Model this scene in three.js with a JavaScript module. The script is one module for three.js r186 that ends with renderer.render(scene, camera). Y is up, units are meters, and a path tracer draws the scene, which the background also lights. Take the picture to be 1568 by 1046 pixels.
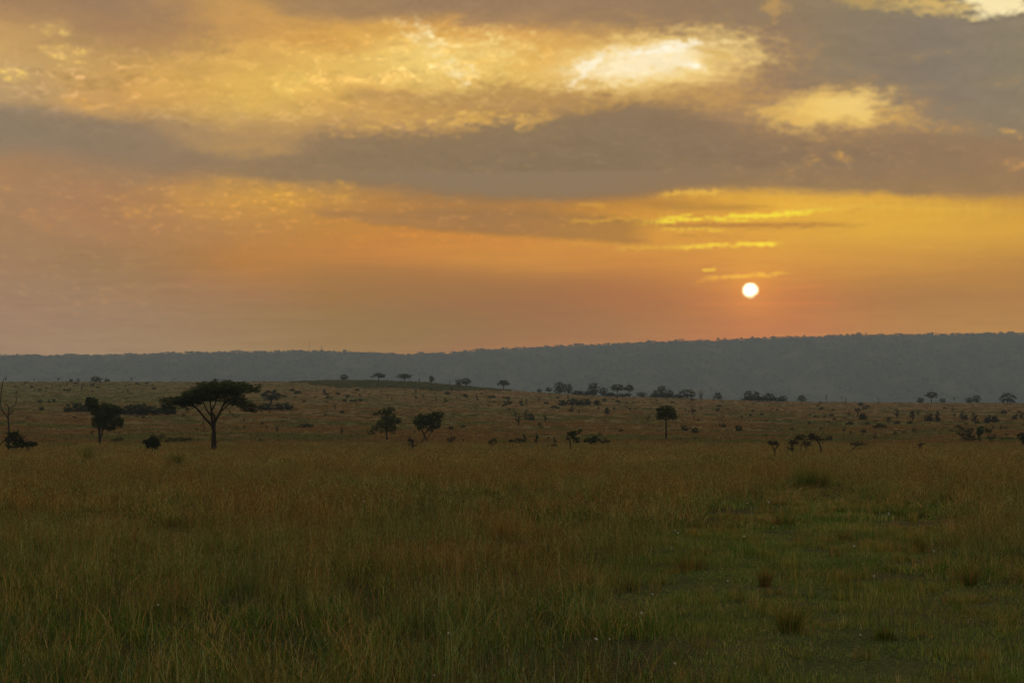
import * as THREE from 'three';
import { createNoise2D, createNoise3D } from 'simplex-noise';
import { mergeGeometries } from 'three/addons/utils/BufferGeometryUtils.js';

// ------------------------------------------------------------------ helpers
function rng(seed) {
  let s = seed >>> 0;
  return () => { s = (s + 0x6d2b79f5) >>> 0; let t = Math.imul(s ^ (s >>> 15), 1 | s); t = (t + Math.imul(t ^ (t >>> 7), 61 | t)) ^ t; return ((t ^ (t >>> 14)) >>> 0) / 4294967296; };
}
const R = rng(20240611);
const rand = (a, b) => a + (b - a) * R();
const noise2 = createNoise2D(rng(71)), noise2b = createNoise2D(rng(1234)), noise3 = createNoise3D(rng(5));
const clamp = (x, a = 0, b = 1) => Math.min(b, Math.max(a, x));
const lerp = (a, b, t) => a + (b - a) * t;
const sstep = (a, b, x) => { const t = clamp((x - a) / (b - a)); return t * t * (3 - 2 * t); };
function fbm(n, x, y, oct = 4, gain = 0.5, lac = 2.03) {
  let a = 1, s = 0, w = 0;
  for (let i = 0; i < oct; i++) { s += a * n(x, y); w += a; x = x * lac + 17.3; y = y * lac - 9.1; a *= gain; }
  return s / w;
}
const toLin = (c) => (c <= 0.04045 ? c / 12.92 : Math.pow((c + 0.055) / 1.055, 2.4));
const hex = (h) => [0, 2, 4].map((i) => toLin(parseInt(h.slice(i, i + 2), 16) / 255));
const mix3 = (a, b, t) => [lerp(a[0], b[0], t), lerp(a[1], b[1], t), lerp(a[2], b[2], t)];

// ------------------------------------------------------------------ camera, sky, sun, exposure
const scene = new THREE.Scene();
const EYE = 2.7, LENS = 2277, HORIZON = 662, MIDX = 784, MIDY = 523;   // a 50 mm lens: 2277 units of focal length on a 1568 x 1046 frame
const PITCH = Math.atan((HORIZON - MIDY) / LENS);
const camera = new THREE.PerspectiveCamera(THREE.MathUtils.radToDeg(2 * Math.atan(MIDY / LENS)), 1568 / 1046, 0.1, 40000);
camera.position.set(0, EYE, 0);
camera.rotation.x = PITCH;
scene.add(camera);

const renderer = new THREE.WebGLRenderer({ antialias: true });
renderer.setSize(1024, 684);
renderer.toneMapping = THREE.LinearToneMapping;
renderer.toneMappingExposure = 1;
renderer.shadowMap.enabled = true;

const HAZE = 0.000145;
const SUN_AT = [1148.5, 444.5];
const skyDir = (X, Y) => new THREE.Vector3(X - MIDX, MIDY - Y, -LENS).normalize().applyAxisAngle(new THREE.Vector3(1, 0, 0), PITCH);
const sunDir = skyDir(...SUN_AT);
const sun = new THREE.DirectionalLight(new THREE.Color().setRGB(1, 0.56, 0.24), 0.4);
sun.name = 'sun_light';
sun.position.copy(sunDir).multiplyScalar(900);
sun.castShadow = true;
sun.shadow.radius = 3;
sun.shadow.mapSize.set(4096, 4096);
Object.assign(sun.shadow.camera, { left: -260, right: 260, top: 160, bottom: -160, near: 1, far: 2400 });
scene.add(sun, sun.target);

scene.fog = new THREE.FogExp2(new THREE.Color().setRGB(0.68, 0.86, 1.0), HAZE);

// The sky: a chart of the sunset side (units of 1/2277 radian round a point 3.5 degrees up), going over into plain evening cloud all round.
const GX = 196, GY = 50;
const SKY = [
  'a5805c 9e7d5f c49658 a07f5c 9a7c60 9f7f60 a5865f a8905f c8ac70',
  'c39a61 a9855c cd9c58 dca855 d5a05a a6835f 9a8062 8f7d62 938365',
  'c5a068 c59a5c dcae5c e8bd66 ecc068 e0b468 a88762 8c7c64 8a7d65',
  'b4946a cf9f5c dcb05c d9a95c b89058 b08a58 a58360 a08460 8c7c64',
  '98826a 987f64 b8925f b08a5c a88558 957a5c 9a7c5e a08260 957d60',
  'a6805c 987c60 967b5c 90795c 8c7458 8a7258 8f7558 907658 9a7a58',
  'a6805e ae8258 c8944c ad804e 9f784e ba8545 dca646 d8a347 c0904a',
  'a37f5e ac8058 b9864e c4863f c8883e d2953a d9a03e dca744 d6a044',
  'a27f60 a07c58 b67f48 c08340 c88a38 ca8a34 cf9234 cb923c bd8a4a',
  'a08066 a07e60 a37a56 9d7648 a0744a ab7542 c07c34 b07e48 b08048',
  '9f826a 9e8166 9c7d5c 957852 9a7448 a5774a b87840 b58350 b28550',
  'a2866c a2866a a08261 9c7a55 a5784e b07c4c bb7c45 b88858 b58a58',
].map((r) => r.split(' ').map(hex));
const cub = (a, b, c, d, t) => b + 0.5 * t * (c - a + t * (2 * a - 5 * b + 4 * c - d + t * (3 * (b - c) + d - a)));
function skyGrid(X, Y) {
  const gx = clamp(X / GX, 0, 8), gy = clamp(Y / GY, 0, 11), ix = Math.min(7, Math.floor(gx)), iy = Math.min(10, Math.floor(gy)), tx = gx - ix, ty = gy - iy;
  const at = (j, i, c) => SKY[clamp(j, 0, 11)][clamp(i, 0, 8)][c], out = [];
  for (let c = 0; c < 3; c++) {
    const rows = [];
    for (let j = -1; j < 3; j++) rows.push(cub(at(iy + j, ix - 1, c), at(iy + j, ix, c), at(iy + j, ix + 1, c), at(iy + j, ix + 2, c), tx));
    out.push(Math.max(0.01, cub(...rows, ty)));
  }
  return out;
}
function poly(pts, x) {                          // y of a smooth line through [x, y] points
  if (x <= pts[0][0]) return pts[0][1];
  for (let i = 1; i < pts.length; i++) if (x <= pts[i][0]) { const t = sstep(pts[i - 1][0], pts[i][0], x) * 0.5 + 0.5 * (x - pts[i - 1][0]) / (pts[i][0] - pts[i - 1][0]); return lerp(pts[i - 1][1], pts[i][1], t); }
  return pts[pts.length - 1][1];
}
// cloud banks: upper edge, lower edge, softness of each, how ragged each edge is, colours from left to right, strength
const BANKS = [
  { up: [[-300, 150], [0, 163], [60, 168], [130, 178], [200, 184], [260, 196], [320, 226]], lo: [[-300, 220], [0, 229], [100, 228], [180, 238], [260, 246], [320, 248]], su: 12, sl: 20, ru: 12, rl: 14, col: ['8b7c69', '8f7a62', '987c5e'], x: [-200, 430], k: 0.86, end: 190 },
  { up: [[260, 265], [340, 260], [420, 248], [475, 222], [500, 207], [560, 203], [620, 211], [690, 200], [760, 186], [820, 178], [900, 166], [1000, 160], [1060, 172], [1140, 190], [1260, 208], [1400, 205], [1568, 214], [1800, 200]], lo: [[180, 264], [340, 268], [430, 275], [560, 285], [640, 293], [760, 304], [900, 306], [980, 301], [1040, 291], [1100, 289], [1200, 293], [1300, 295], [1400, 300], [1500, 303], [1568, 298], [1800, 290]], su: 16, sl: 11, ru: 22, rl: 9, col: ['957b5c', '8b7459', '89735a', '8f755a', '96785a'], x: [300, 1568], k: 0.86, end: 170 },
  { up: [[440, 322], [520, 319], [600, 322], [680, 318], [760, 320], [850, 321], [920, 330], [1010, 340]], lo: [[440, 324], [520, 333], [600, 347], [680, 356], [780, 361], [880, 367], [960, 374], [1010, 372]], su: 9, sl: 6, ru: 7, rl: 3, col: ['a67c50', '9b7550', 'a67a48'], x: [480, 1000], k: 0.75, end: 60 },
  { up: [[300, -200], [1800, -200]], lo: [[330, -20], [400, 4], [430, 18], [500, 31], [600, 27], [690, 20], [730, 36], [800, 42], [900, 45], [1000, 50], [1090, 54], [1150, 72], [1190, 130], [1260, 140], [1400, 150], [1568, 160], [1800, 180]], su: 10, sl: 13, ru: 5, rl: 10, col: ['a3825c', '9c7d5f', '9d7e5f', '92795f', '897b66', '8b7e66'], x: [400, 1568], k: 0.8, end: 150 },
  { up: [[1120, 50], [1200, 26], [1330, 22], [1470, 24], [1568, 20], [1800, 20]], lo: [[1120, 130], [1200, 135], [1330, 150], [1380, 180], [1568, 205], [1800, 210]], su: 14, sl: 30, ru: 9, rl: 14, col: ['97795f', '8d7b64', '87796a', '8c7e68'], x: [1150, 1568], k: 0.75, end: 60 },
  { up: [[490, 138], [560, 134], [640, 143], [740, 132], [800, 128], [870, 138], [930, 150]], lo: [[490, 150], [560, 158], [640, 162], [740, 172], [800, 174], [870, 172], [930, 172]], su: 9, sl: 14, ru: 9, rl: 8, col: ['c2985a', 'b88f58', 'a98558'], x: [500, 930], k: 0.9, end: 60 },
  { up: [[380, 395], [500, 402], [640, 408], [760, 418], [880, 426], [1000, 428], [1080, 432]], lo: [[380, 470], [1080, 490]], su: 16, sl: 40, ru: 3, rl: 5, col: ['a27a52', 'a07348', 'a67242', 'b5763c'], x: [400, 1080], k: 0.55, end: 140 },
  { up: [[1270, 330], [1340, 310], [1420, 312], [1500, 318], [1560, 322]], lo: [[1270, 331], [1340, 315], [1420, 319], [1500, 323], [1560, 323]], su: 4, sl: 4, ru: 2, rl: 2, col: ['cf9c44', 'c8964a'], x: [1300, 1560], k: 0.6, end: 40 },
  { up: [[985, 346], [1060, 344], [1180, 341], [1260, 340], [1330, 343]], lo: [[985, 349], [1060, 350], [1180, 349], [1260, 347], [1330, 345]], su: 4, sl: 4, ru: 2, rl: 2, col: ['b88240', 'bd873e', 'cc943c'], x: [1000, 1320], k: 0.75, end: 40 },
  { up: [[960, 305], [1040, 306], [1120, 312], [1180, 317]], lo: [[960, 312], [1040, 322], [1120, 324], [1180, 320]], su: 6, sl: 5, ru: 4, rl: 3, col: ['b08046', 'b98842'], x: [960, 1180], k: 0.65, end: 50 },
];
for (const b of BANKS) b.col = b.col.map(hex);
// thin or bright places in the cloud: centre, half width, half height, tilt, softness, colour, strength, raggedness
const GLOWS = [
  [930, 94, 250, 56, -0.03, 1.0, 'deac58', 0.75, 0.2], [1000, 96, 168, 44, -0.1, 0.65, 'f4d286', 1.0, 0.13], [985, 96, 112, 26, -0.16, 0.75, 'fdeabf', 0.95, 0.22], [902, 102, 42, 7, -0.75, 0.9, 'fff3d4', 0.7, 0.3], [1010, 74, 60, 7, -0.16, 0.8, 'fff6dc', 0.8, 0.45],
  [1064, 100, 26, 5, 0, 0.8, 'fff6d8', 0.8, 0.4], [1092, 82, 34, 13, 0.25, 0.8, 'd8b064', 0.85, 0.4], [826, 76, 30, 22, 0.2, 0.9, 'dcaa58', 0.6, 0.4],
  [1275, 168, 140, 46, -0.04, 1.0, 'c0935a', 0.6, 0.25], [1268, 168, 96, 30, -0.06, 0.85, 'eec46c', 1.0, 0.14], [1310, 160, 54, 19, -0.1, 0.9, 'f2cd7c', 0.75, 0.18], [1385, 180, 36, 12, 0.15, 0.9, 'd6a85c', 0.6, 0.4], [1200, 176, 40, 12, 0.1, 0.9, 'deb05e', 0.6, 0.4],
  [520, 66, 90, 13, 0.1, 1, 'c8924e', 0.6, 0.4], [180, 42, 120, 22, 0.15, 1, 'a67f5c', 0.6, 0.35], [250, 68, 80, 12, 0.1, 1, 'b58b5a', 0.5, 0.4], [1110, 150, 60, 18, 0.1, 1, 'b88f58', 0.5, 0.4], [1030, 142, 60, 10, 0, 1, 'c0975a', 0.5, 0.4], [820, 184, 34, 12, 0, 1, 'd0a258', 0.6, 0.45], [740, 182, 50, 9, 0.1, 1, 'd8a856', 0.6, 0.45],
  [375, 226, 80, 15, 0.05, 1, 'c2975c', 0.55, 0.3], [300, 205, 60, 12, 0.1, 1, 'b48f62', 0.4, 0.4],
  [1530, 2, 66, 22, -0.06, 0.45, 'fbe6b0', 1.0, 0.2], [1420, 8, 70, 14, 0.12, 0.9, 'dcb86c', 0.8, 0.35], [1330, 2, 40, 12, 0, 0.9, 'c8a460', 0.6, 0.35],
  [655, 62, 46, 22, 0.5, 0.9, 'fbe9b4', 0.75, 0.5], [700, 104, 30, 16, 0.6, 0.9, 'fff2cc', 0.75, 0.6], [672, 94, 110, 44, 0.1, 1.0, 'f4d27c', 0.7, 0.3], [760, 72, 70, 26, 0, 0.9, 'f4d484', 0.6, 0.5],
  [450, 132, 36, 22, 0.2, 1.0, 'f2cc6c', 0.55, 0.5], [100, 84, 40, 18, 0.3, 0.9, 'ecc06a', 0.65, 0.5], [18, 116, 22, 12, 0, 0.9, 'f0c66e', 0.8, 0.6], [80, 44, 32, 11, 0.05, 0.9, 'ecc46e', 0.6, 0.5],
  [130, 158, 30, 12, 0.3, 0.9, 'e0aa58', 0.5, 0.5], [1185, 8, 22, 16, 0.2, 1, 'd4a45c', 0.5, 0.4], [1100, 152, 40, 20, 0, 1, 'c89c5c', 0.45, 0.4], [1288, 243, 17, 9, 0, 0.9, 'dca654', 0.75, 0.6], [1242, 246, 12, 14, 0, 1, 'bf9054', 0.5, 0.6], [1206, 262, 14, 5, 0, 1, 'bc8a50', 0.5, 0.5],
  [1545, 202, 24, 6, 0.3, 0.9, 'd6a45a', 0.6, 0.5], [1450, 196, 60, 9, 0, 1, 'b99058', 0.5, 0.5], [1558, 252, 26, 10, 0, 0.9, 'c8965a', 0.6, 0.5], [1400, 86, 60, 8, -0.1, 1, 'a08562', 0.5, 0.5], [1535, 125, 40, 10, -0.1, 1, 'a58a64', 0.5, 0.5],
  [800, 186, 20, 12, 0, 1, 'd2a45a', 0.6, 0.5], [660, 183, 150, 18, -0.05, 1, 'deb05c', 0.55, 0.5], [345, 196, 30, 10, 0, 1, 'c49a60', 0.5, 0.5],
  [440, 300, 40, 16, 0.2, 0.9, 'dca548', 0.6, 0.5], [525, 296, 14, 16, 0, 0.9, 'd8a24a', 0.5, 0.6], [330, 284, 60, 12, -0.15, 1, 'c4944e', 0.45, 0.5], [205, 326, 16, 7, -0.1, 0.9, 'cc9450', 0.6, 0.5], [280, 352, 34, 9, 0.25, 1, 'c08e50', 0.4, 0.5], [60, 335, 26, 11, 0.4, 0.9, 'bc8a58', 0.6, 0.7], [12, 290, 14, 5, 0.2, 0.9, 'c0905a', 0.6, 0.6],
];
for (const g of GLOWS) g[6] = hex(g[6]);
// lit strands of thin cloud: from, to, half thickness, colour, strength
const STRANDS = [
  [985, 341, 1262, 323, 4.6, 'f0d23c', 0.95], [1120, 332, 1240, 326, 3, 'f8dc34', 0.8], [1010, 336, 1060, 328, 4.5, 'f2d440', 0.8], [1010, 350, 1110, 352, 3, 'ecc43a', 0.6], [1030, 379, 1192, 373, 4, 'f4cf20', 0.9], [1140, 374, 1190, 373, 4.5, 'f8dc20', 0.8], [940, 381, 1060, 378, 4, 'e0ae34', 0.6],
  [890, 334, 1010, 340, 3, 'a47644', 0.6], [1000, 345, 1280, 344, 2.6, 'b27e3e', 0.75], [1030, 361, 1140, 362, 2.4, 'bb8640', 0.55], [1120, 354, 1200, 352, 2.2, 'c28c40', 0.5], [1060, 318, 1190, 316, 3, 'b98844', 0.5], [940, 366, 1000, 371, 3, 'ac7a42', 0.5], [1210, 349, 1330, 345, 2.4, 'c08c42', 0.5], [820, 312, 960, 308, 3, 'b28048', 0.4], [560, 336, 690, 342, 3, 'b68450', 0.4],
  [1100, 337, 1200, 336, 2.4, 'f0d444', 0.7], [1190, 322, 1300, 320, 2.4, 'ecc850', 0.6], [860, 372, 1010, 376, 3, 'd8a038', 0.45],
  [1080, 426, 1205, 418, 4, 'eab42c', 0.85], [1060, 432, 1110, 426, 3.5, 'd8962e', 0.6], [1074, 413, 1096, 411, 3, 'eac028', 0.85], [870, 340, 990, 333, 4, 'd8a23c', 0.6], [880, 314, 930, 314, 5, 'd8a244', 0.5], [1010, 298, 1110, 293, 6, 'e6b44c', 0.75], [1180, 312, 1560, 322, 9, 'e8b84a', 0.4], [1060, 467, 1290, 464, 3, 'd07f30', 0.45], [1180, 446, 1260, 436, 5, 'd08630', 0.4], [130, 462, 220, 452, 5, 'ac7f5a', 0.3],
];
for (const s of STRANDS) s[5] = hex(s[5]);
function evening(el, n) {                        // plain evening cloud away from the sunset
  const low = [0.4, 0.345, 0.285], high = [0.42, 0.375, 0.325];
  const c = mix3(low, high, sstep(0, 40, el)), k = 1 + 0.16 * n;
  return [c[0] * k, c[1] * k, c[2] * k];
}
const AIR = [0.15, 0.15, 0.142];
function beyondHaze(c, el) {                     // the colours above are those that reach the eye; this is the sky behind the haze of the plain
  const T = Math.exp(-HAZE * Math.min(7600, 425 / Math.sin(Math.max(0.01, el * Math.PI / 180))));
  return c.map((v, i) => Math.max(0.012, (v - (1 - T) * AIR[i]) / T));
}
function sunsetSky(X, Y) {
  const lowness = sstep(250, 430, Y);            // cloud lies flatter and smoother towards the horizon
  const w1 = fbm(noise2, X / 120, Y / 46, 4), w2 = fbm(noise2b, X / 120, Y / 46, 4), fine = fbm(noise2, X / 30 + 40, Y / 13, 4, 0.6), fine2 = fbm(noise2b, X / 17, Y / 9, 3, 0.6);
  const amp = lerp(1, 0.22, lowness), wx = X + amp * (34 * w1 + 8 * fine), wy = Y + amp * (11 * w2 + 4 * fine2);
  const warpA = fbm(noise2b, X / 60 - 20, Y / 26, 3), warpB = fbm(noise2, X / 60 + 70, Y / 26, 3);
  let c = skyGrid(wx, wy);
  const veil = fbm(noise2b, X / 260 + 3, Y / 15, 4, 0.55), veil2 = fbm(noise2, X / 90, Y / 7 + 11, 3);
  const vk = 1 + lowness * (0.05 * veil + 0.025 * veil2);
  c = [c[0] * vk, c[1] * (1 + (vk - 1) * 1.35), c[2] * vk];
  const grain = 1 + amp * (0.05 * w1 + 0.035 * fine + 0.02 * fine2);
  c = [c[0] * grain, c[1] * grain, c[2] * grain * lerp(1, 1 / grain, 0.3)];
  for (const b of BANKS) {
    const yu = poly(b.up, wx), yl = poly(b.lo, wx), ragged = 0.6 * w2 + 0.5 * fine + 0.3 * fine2;
    let k = sstep(-b.su, b.su, Y - yu + b.ru * ragged) * sstep(-b.sl, b.sl, yl - Y + b.rl * (0.6 * w1 + 0.4 * fine));
    k *= sstep(b.up[0][0] - 5, b.up[0][0] + b.end, X) * (1 - sstep(b.up[b.up.length - 1][0] - b.end, b.up[b.up.length - 1][0] + 5, X));
    if (k < 0.002) continue;
    const g = clamp((X - b.x[0]) / (b.x[1] - b.x[0])) * (b.col.length - 1), i = Math.min(b.col.length - 2, Math.floor(g));
    const t = 1 + amp * (0.07 * w2 + 0.06 * fine + 0.03 * fine2);
    c = mix3(c, mix3(b.col[i], b.col[i + 1], g - i).map((v) => v * t), k * b.k);
  }
  const puffs = sstep(-0.15, 0.6, fbm(noise2b, X / 34 + 13, Y / 15, 4, 0.6));
  for (const [gx, gy, rx, ry, turn, soft, col, k, rag] of GLOWS) {
    const dx = X - gx + (rx > 24 ? 22 * w1 + 14 * warpA : 6 * w1), dy = Y - gy + (ry > 12 ? 8 * w2 + 9 * warpB : 3 * warpB), ca = Math.cos(turn), sa = Math.sin(turn), u = (dx * ca + dy * sa) / rx, v = (-dx * sa + dy * ca) / ry;
    if (u * u + v * v > 5) continue;
    const r = Math.sqrt(u * u + v * v) + rag * (1.2 * fine + 0.5 * fine2 + 0.9 * warpA);
    const s = (1 - sstep(1 - soft, 1 + soft * 0.5, r)) * (rag >= 0.5 ? 0.35 + 1.1 * puffs : 1);
    if (s > 0) c = mix3(c, col, clamp(s * k));
  }
  // broken altocumulus: small bright heads in the upper sky
  const field = Math.exp(-(((X - 130) / 130) ** 2) - ((Y - 118) / 46) ** 2) + 0.9 * Math.exp(-(((X - 600) / 240) ** 2) - ((Y - 115) / 75) ** 2) + 0.22 * Math.exp(-(((X - 1050) / 160) ** 2) - ((Y - 100) / 40) ** 2) + 0.35 * Math.exp(-(((X - 300) / 200) ** 2) - ((Y - 180) / 30) ** 2) + 0.25 * Math.exp(-(((X - 420) / 160) ** 2) - ((Y - 300) / 26) ** 2);
  if (field > 0.02) {
    const heads = sstep(0.02, 0.75, fbm(noise2b, X / 62 + 9 + 0.5 * w1, Y / 27 - 3 + 0.4 * w2, 5, 0.6)), gaps = sstep(0.0, 0.7, fbm(noise2, X / 80 - 30, Y / 30, 4, 0.55));
    const k = 1 + field * (0.5 * heads - 0.2 * gaps);
    c = [c[0] * k, c[1] * k, c[2] * k * (1 + 0.1 * field * heads)];
  }
  const field2 = Math.exp(-(((X - 300) / 300) ** 2) - ((Y - 315) / 52) ** 2) + 0.6 * Math.exp(-(((X - 120) / 200) ** 2) - ((Y - 440) / 60) ** 2) + 0.7 * Math.exp(-(((X - 760) / 260) ** 2) - ((Y - 340) / 30) ** 2) + 0.5 * Math.exp(-(((X - 1350) / 260) ** 2) - ((Y - 245) / 40) ** 2) + 0.4 * Math.exp(-(((X - 900) / 400) ** 2) - ((Y - 245) / 40) ** 2);
  if (field2 > 0.03) {                            // faint flecks and ribs
    const flecks = sstep(0.12, 0.6, fbm(noise2, X / 44 + 21, Y / 15 + 5, 5, 0.6)), ribs = fbm(noise2b, X / 120 - 8, Y / 10, 4, 0.55);
    const k = field2 * (0.3 * flecks + 0.07 * ribs);
    c = [c[0] * (1 + k), c[1] * (1 + 0.85 * k), c[2] * (1 + 0.3 * k)];
  }
  for (const [x0, y0, x1, y1, h, col, k] of STRANDS) {
    const t = (X - x0) / (x1 - x0);
    if (t < -0.1 || t > 1.1) continue;
    const yc = lerp(y0, y1, t) + 3 * fbm(noise2, X / 50 + y0, y0 * 0.7, 3) + 1.6 * fine2, hh = h * (0.55 + 0.9 * fbm(noise2b, X / 20, y0, 4, 0.6));
    const s = Math.exp(-(((Y - yc) / Math.max(1.6, hh)) ** 2)) * sstep(-0.1, 0.18, t) * (1 - sstep(0.82, 1.1, t));
    c = mix3(c, col, clamp(s * k));
  }
  const d2 = (X - SUN_AT[0]) ** 2 + (Y - SUN_AT[1]) ** 2, halo = 0.2 * Math.exp(-d2 / 1500) + 0.1 * Math.exp(-d2 / 16000);   // bright air round the sun
  return [c[0] + halo * 0.62, c[1] + halo * 0.24, c[2] + halo * 0.02];
}
{
  const W = 4096, H = 2048, data = new Float32Array(W * H * 4), D = Math.PI / 180, cp = Math.cos(PITCH), sp = Math.sin(PITCH);
  const r0 = Math.floor((90 - 4) / 180 * H), r1 = Math.ceil((90 + 48) / 180 * H), a0 = Math.floor(W * (0.25 - 62 / 360)), a1 = Math.ceil(W * (0.25 + 62 / 360));
  const plain = (el, x, y, z) => evening(el, fbm((p, q) => noise3(p, q, y * 3), x * 3, z * 3, 2));
  for (let row = 0; row < H; row++) {
    const up = ((row + 0.5) / H - 0.5) * Math.PI, y = Math.sin(up), el = up / D;
    for (let col = 0; col < W; col++) {
      const o = (row * W + col) * 4;
      data[o + 3] = 1;
      let c;
      if (row > r0 && row < r1 && col > a0 && col < a1) {
        const round = ((col + 0.5) / W - 0.5) * 2 * Math.PI, x = Math.cos(round) * Math.cos(up), z = Math.sin(round) * Math.cos(up);
        const cy = y * cp + z * sp, cz = -y * sp + z * cp;     // turned to the chart's axis
        const X = MIDX + LENS * x / -cz, Y = MIDY - LENS * cy / -cz;
        const az = Math.abs(Math.atan2(x, -z)) / D, away = sstep(20.5, 60, Math.hypot(az, Math.max(0, el - 2) * 1.18));
        const e = away > 0 ? plain(el, x, y, z) : null;
        c = away < 1 ? beyondHaze(sunsetSky(X, Y), el) : e;
        if (e) c = mix3(c, e, away);
      } else if (el < 0) c = [0.1, 0.085, 0.06];
      else if (row % 4 === 0 && col % 4 === 0 || row < 3) {
        const round = ((col + 0.5) / W - 0.5) * 2 * Math.PI;
        c = plain(el, Math.cos(round) * Math.cos(up), y, Math.sin(round) * Math.cos(up));
      } else { const s = ((row - (row % 4)) * W + (col - (col % 4))) * 4; c = data[s] ? [data[s], data[s + 1], data[s + 2]] : evening(el, 0); }
      data[o] = c[0]; data[o + 1] = c[1]; data[o + 2] = c[2];
    }
  }
  // crisper grain where the sunset is drawn, since the sky is read back through a smoothing filter
  const src = data.slice(), b0 = Math.floor(W * (0.25 - 24 / 360)), b1 = Math.ceil(W * (0.25 + 24 / 360));
  for (let row = r0 + 2; row < Math.floor((90 + 22) / 180 * H); row++) for (let col = b0; col < b1; col++) for (let c = 0; c < 3; c++) {
    const o = (row * W + col) * 4 + c, n = (src[o - 4] + src[o + 4] + src[o - 4 * W] + src[o + 4 * W]) / 4;
    data[o] = Math.max(0.005, src[o] + 1.0 * (src[o] - n));
  }
  // the sun's disc, its foot cut by a strip of thin cloud
  const rowS = (Math.asin(sunDir.y) / Math.PI + 0.5) * H, colS = (Math.atan2(sunDir.z, sunDir.x) / (2 * Math.PI) + 0.5) * W;
  for (let j = -9; j <= 9; j++) for (let i = -9; i <= 9; i++) {
    const row = Math.round(rowS) + j, col = Math.round(colS) + i;
    let light = 0;
    for (let a = 0; a < 4; a++) for (let b = 0; b < 4; b++) {
      const dy = row + (a + 0.5) / 4 - rowS, dx = (col + (b + 0.5) / 4 - colS) * Math.cos(Math.asin(sunDir.y)), r = Math.hypot(dx, dy);
      light += (r < 2.6 ? 1 : 0) * (dy < -1.1 && dy > -2.1 && dx > -1.2 ? 0.3 : 1) / 16;
    }
    const o = (row * W + col) * 4;
    data[o] += 8 * light; data[o + 1] += 7 * light; data[o + 2] += 4.4 * light;
  }
  const t = new THREE.DataTexture(data, W, H, THREE.RGBAFormat, THREE.FloatType);
  t.mapping = THREE.EquirectangularReflectionMapping;
  t.magFilter = t.minFilter = THREE.LinearFilter;
  t.needsUpdate = true;
  scene.background = t;
  scene.environment = t;
}

// ------------------------------------------------------------------ the lie of the land (d = distance ahead of the camera)
const CREST = 950;
const crestLine = (X) => poly([[-400, 586], [0, 584.5], [430, 584.5], [560, 584], [640, 587], [700, 591.5], [770, 597], [850, 602.5], [930, 607], [1040, 609.5], [1100, 612], [1170, 614.5], [1250, 615.5], [1400, 617], [1568, 617.5], [2000, 619]], X);
function crestHeight(x, d) { const X = MIDX + LENS * x / CREST; return EYE + (HORIZON - crestLine(X)) / LENS * CREST; }
function ground(x, d) {
  const near = 0.1 * fbm(noise2, x / 9, d / 9, 2) + 0.045 * fbm(noise2b, x / 1.7, d / 1.7, 2);
  let h = near * (1 - sstep(150, 260, d));
  if (d > 190) {
    const s = clamp((d - 190) / (CREST - 190)), top = crestHeight(x, d);
    h += top * Math.pow(s, 1.3) + 0.9 * fbm(noise2, x / 60, d / 60, 3) * sstep(0.03, 0.3, s) * (1 - sstep(0.75, 1, s));
    if (d > CREST) h = lerp(h, -6, sstep(CREST, CREST + 650, d)) - 6 * sstep(CREST, CREST + 60, d);
    if (d > 1700) h = -6 + 4 * fbm(noise2, x / 400, d / 400, 2);
  }
  return h;
}
const SCARP = [4150, 6150];
const scarpTop = (X) => poly([[-2500, 552], [-800, 548], [0, 546.5], [100, 545.5], [200, 544], [300, 541.5], [400, 539.5], [500, 539.5], [560, 541.5], [620, 544.5], [680, 542], [740, 538], [800, 534.5], [900, 529.5], [1000, 525.5], [1100, 522], [1200, 518], [1300, 515], [1400, 513.5], [1568, 511.5], [2300, 506], [4000, 505]], X);
function scarp(x, d) {
  const X = MIDX + LENS * x / SCARP[1], top = EYE + (HORIZON - scarpTop(X)) / LENS * SCARP[1];
  const foot = SCARP[0] + 260 * noise2(x / 900, 3.3) + 120 * noise2b(x / 330, 8), s = clamp((d - foot) / (SCARP[1] - foot));
  const rise = 0.55 * s + 0.45 * sstep(0.05, 1, s);
  const gully = (30 * fbm(noise2b, x / 420 + 0.2 * s, s * 1.2, 3) + 10 * fbm(noise2, x / 110, s * 3, 2)) * Math.sin(Math.PI * Math.min(1, s)) ** 0.8;
  return -8 + (top + 8) * rise + gully - Math.max(0, d - SCARP[1]) * 0.02;
}
// where a line of sight (chart units) meets the ground
function meet(X, Y) {
  const sx = (X - MIDX) / LENS, sy = (HORIZON - Y) / LENS;
  for (let d = 12; d < CREST; d *= 1.004) if (ground(sx * d, d) > EYE + sy * d) return { x: sx * d, d };
  return { x: sx * CREST, d: CREST };
}
const onGround = (x, d) => new THREE.Vector3(x, ground(x, d), -d);
const stand = (X, d) => onGround((X - MIDX) / LENS * d, d);

// ------------------------------------------------------------------ materials
const M = {};
const std = (name, o) => (M[name] = Object.assign(new THREE.MeshPhysicalMaterial({ roughness: 1, metalness: 0, specularIntensity: 0.15, ...o }), { name }));
std('bark', { vertexColors: true });
std('leaves', { vertexColors: true, side: THREE.DoubleSide, transmission: 0.3, thickness: 0 });
M.grass = Object.assign(new THREE.MeshPhysicalMaterial({ vertexColors: true, side: THREE.DoubleSide, roughness: 1, transmission: 0.35, thickness: 0, specularIntensity: 0.1 }), { name: 'grass' });
std('petal', { color: new THREE.Color().setRGB(0.78, 0.77, 0.72), side: THREE.DoubleSide });
std('stalk', { color: new THREE.Color().setRGB(0.08, 0.1, 0.04) });
std('metal', { color: new THREE.Color().setRGB(0.25, 0.25, 0.26), roughness: 0.6, metalness: 0.5 });

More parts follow.
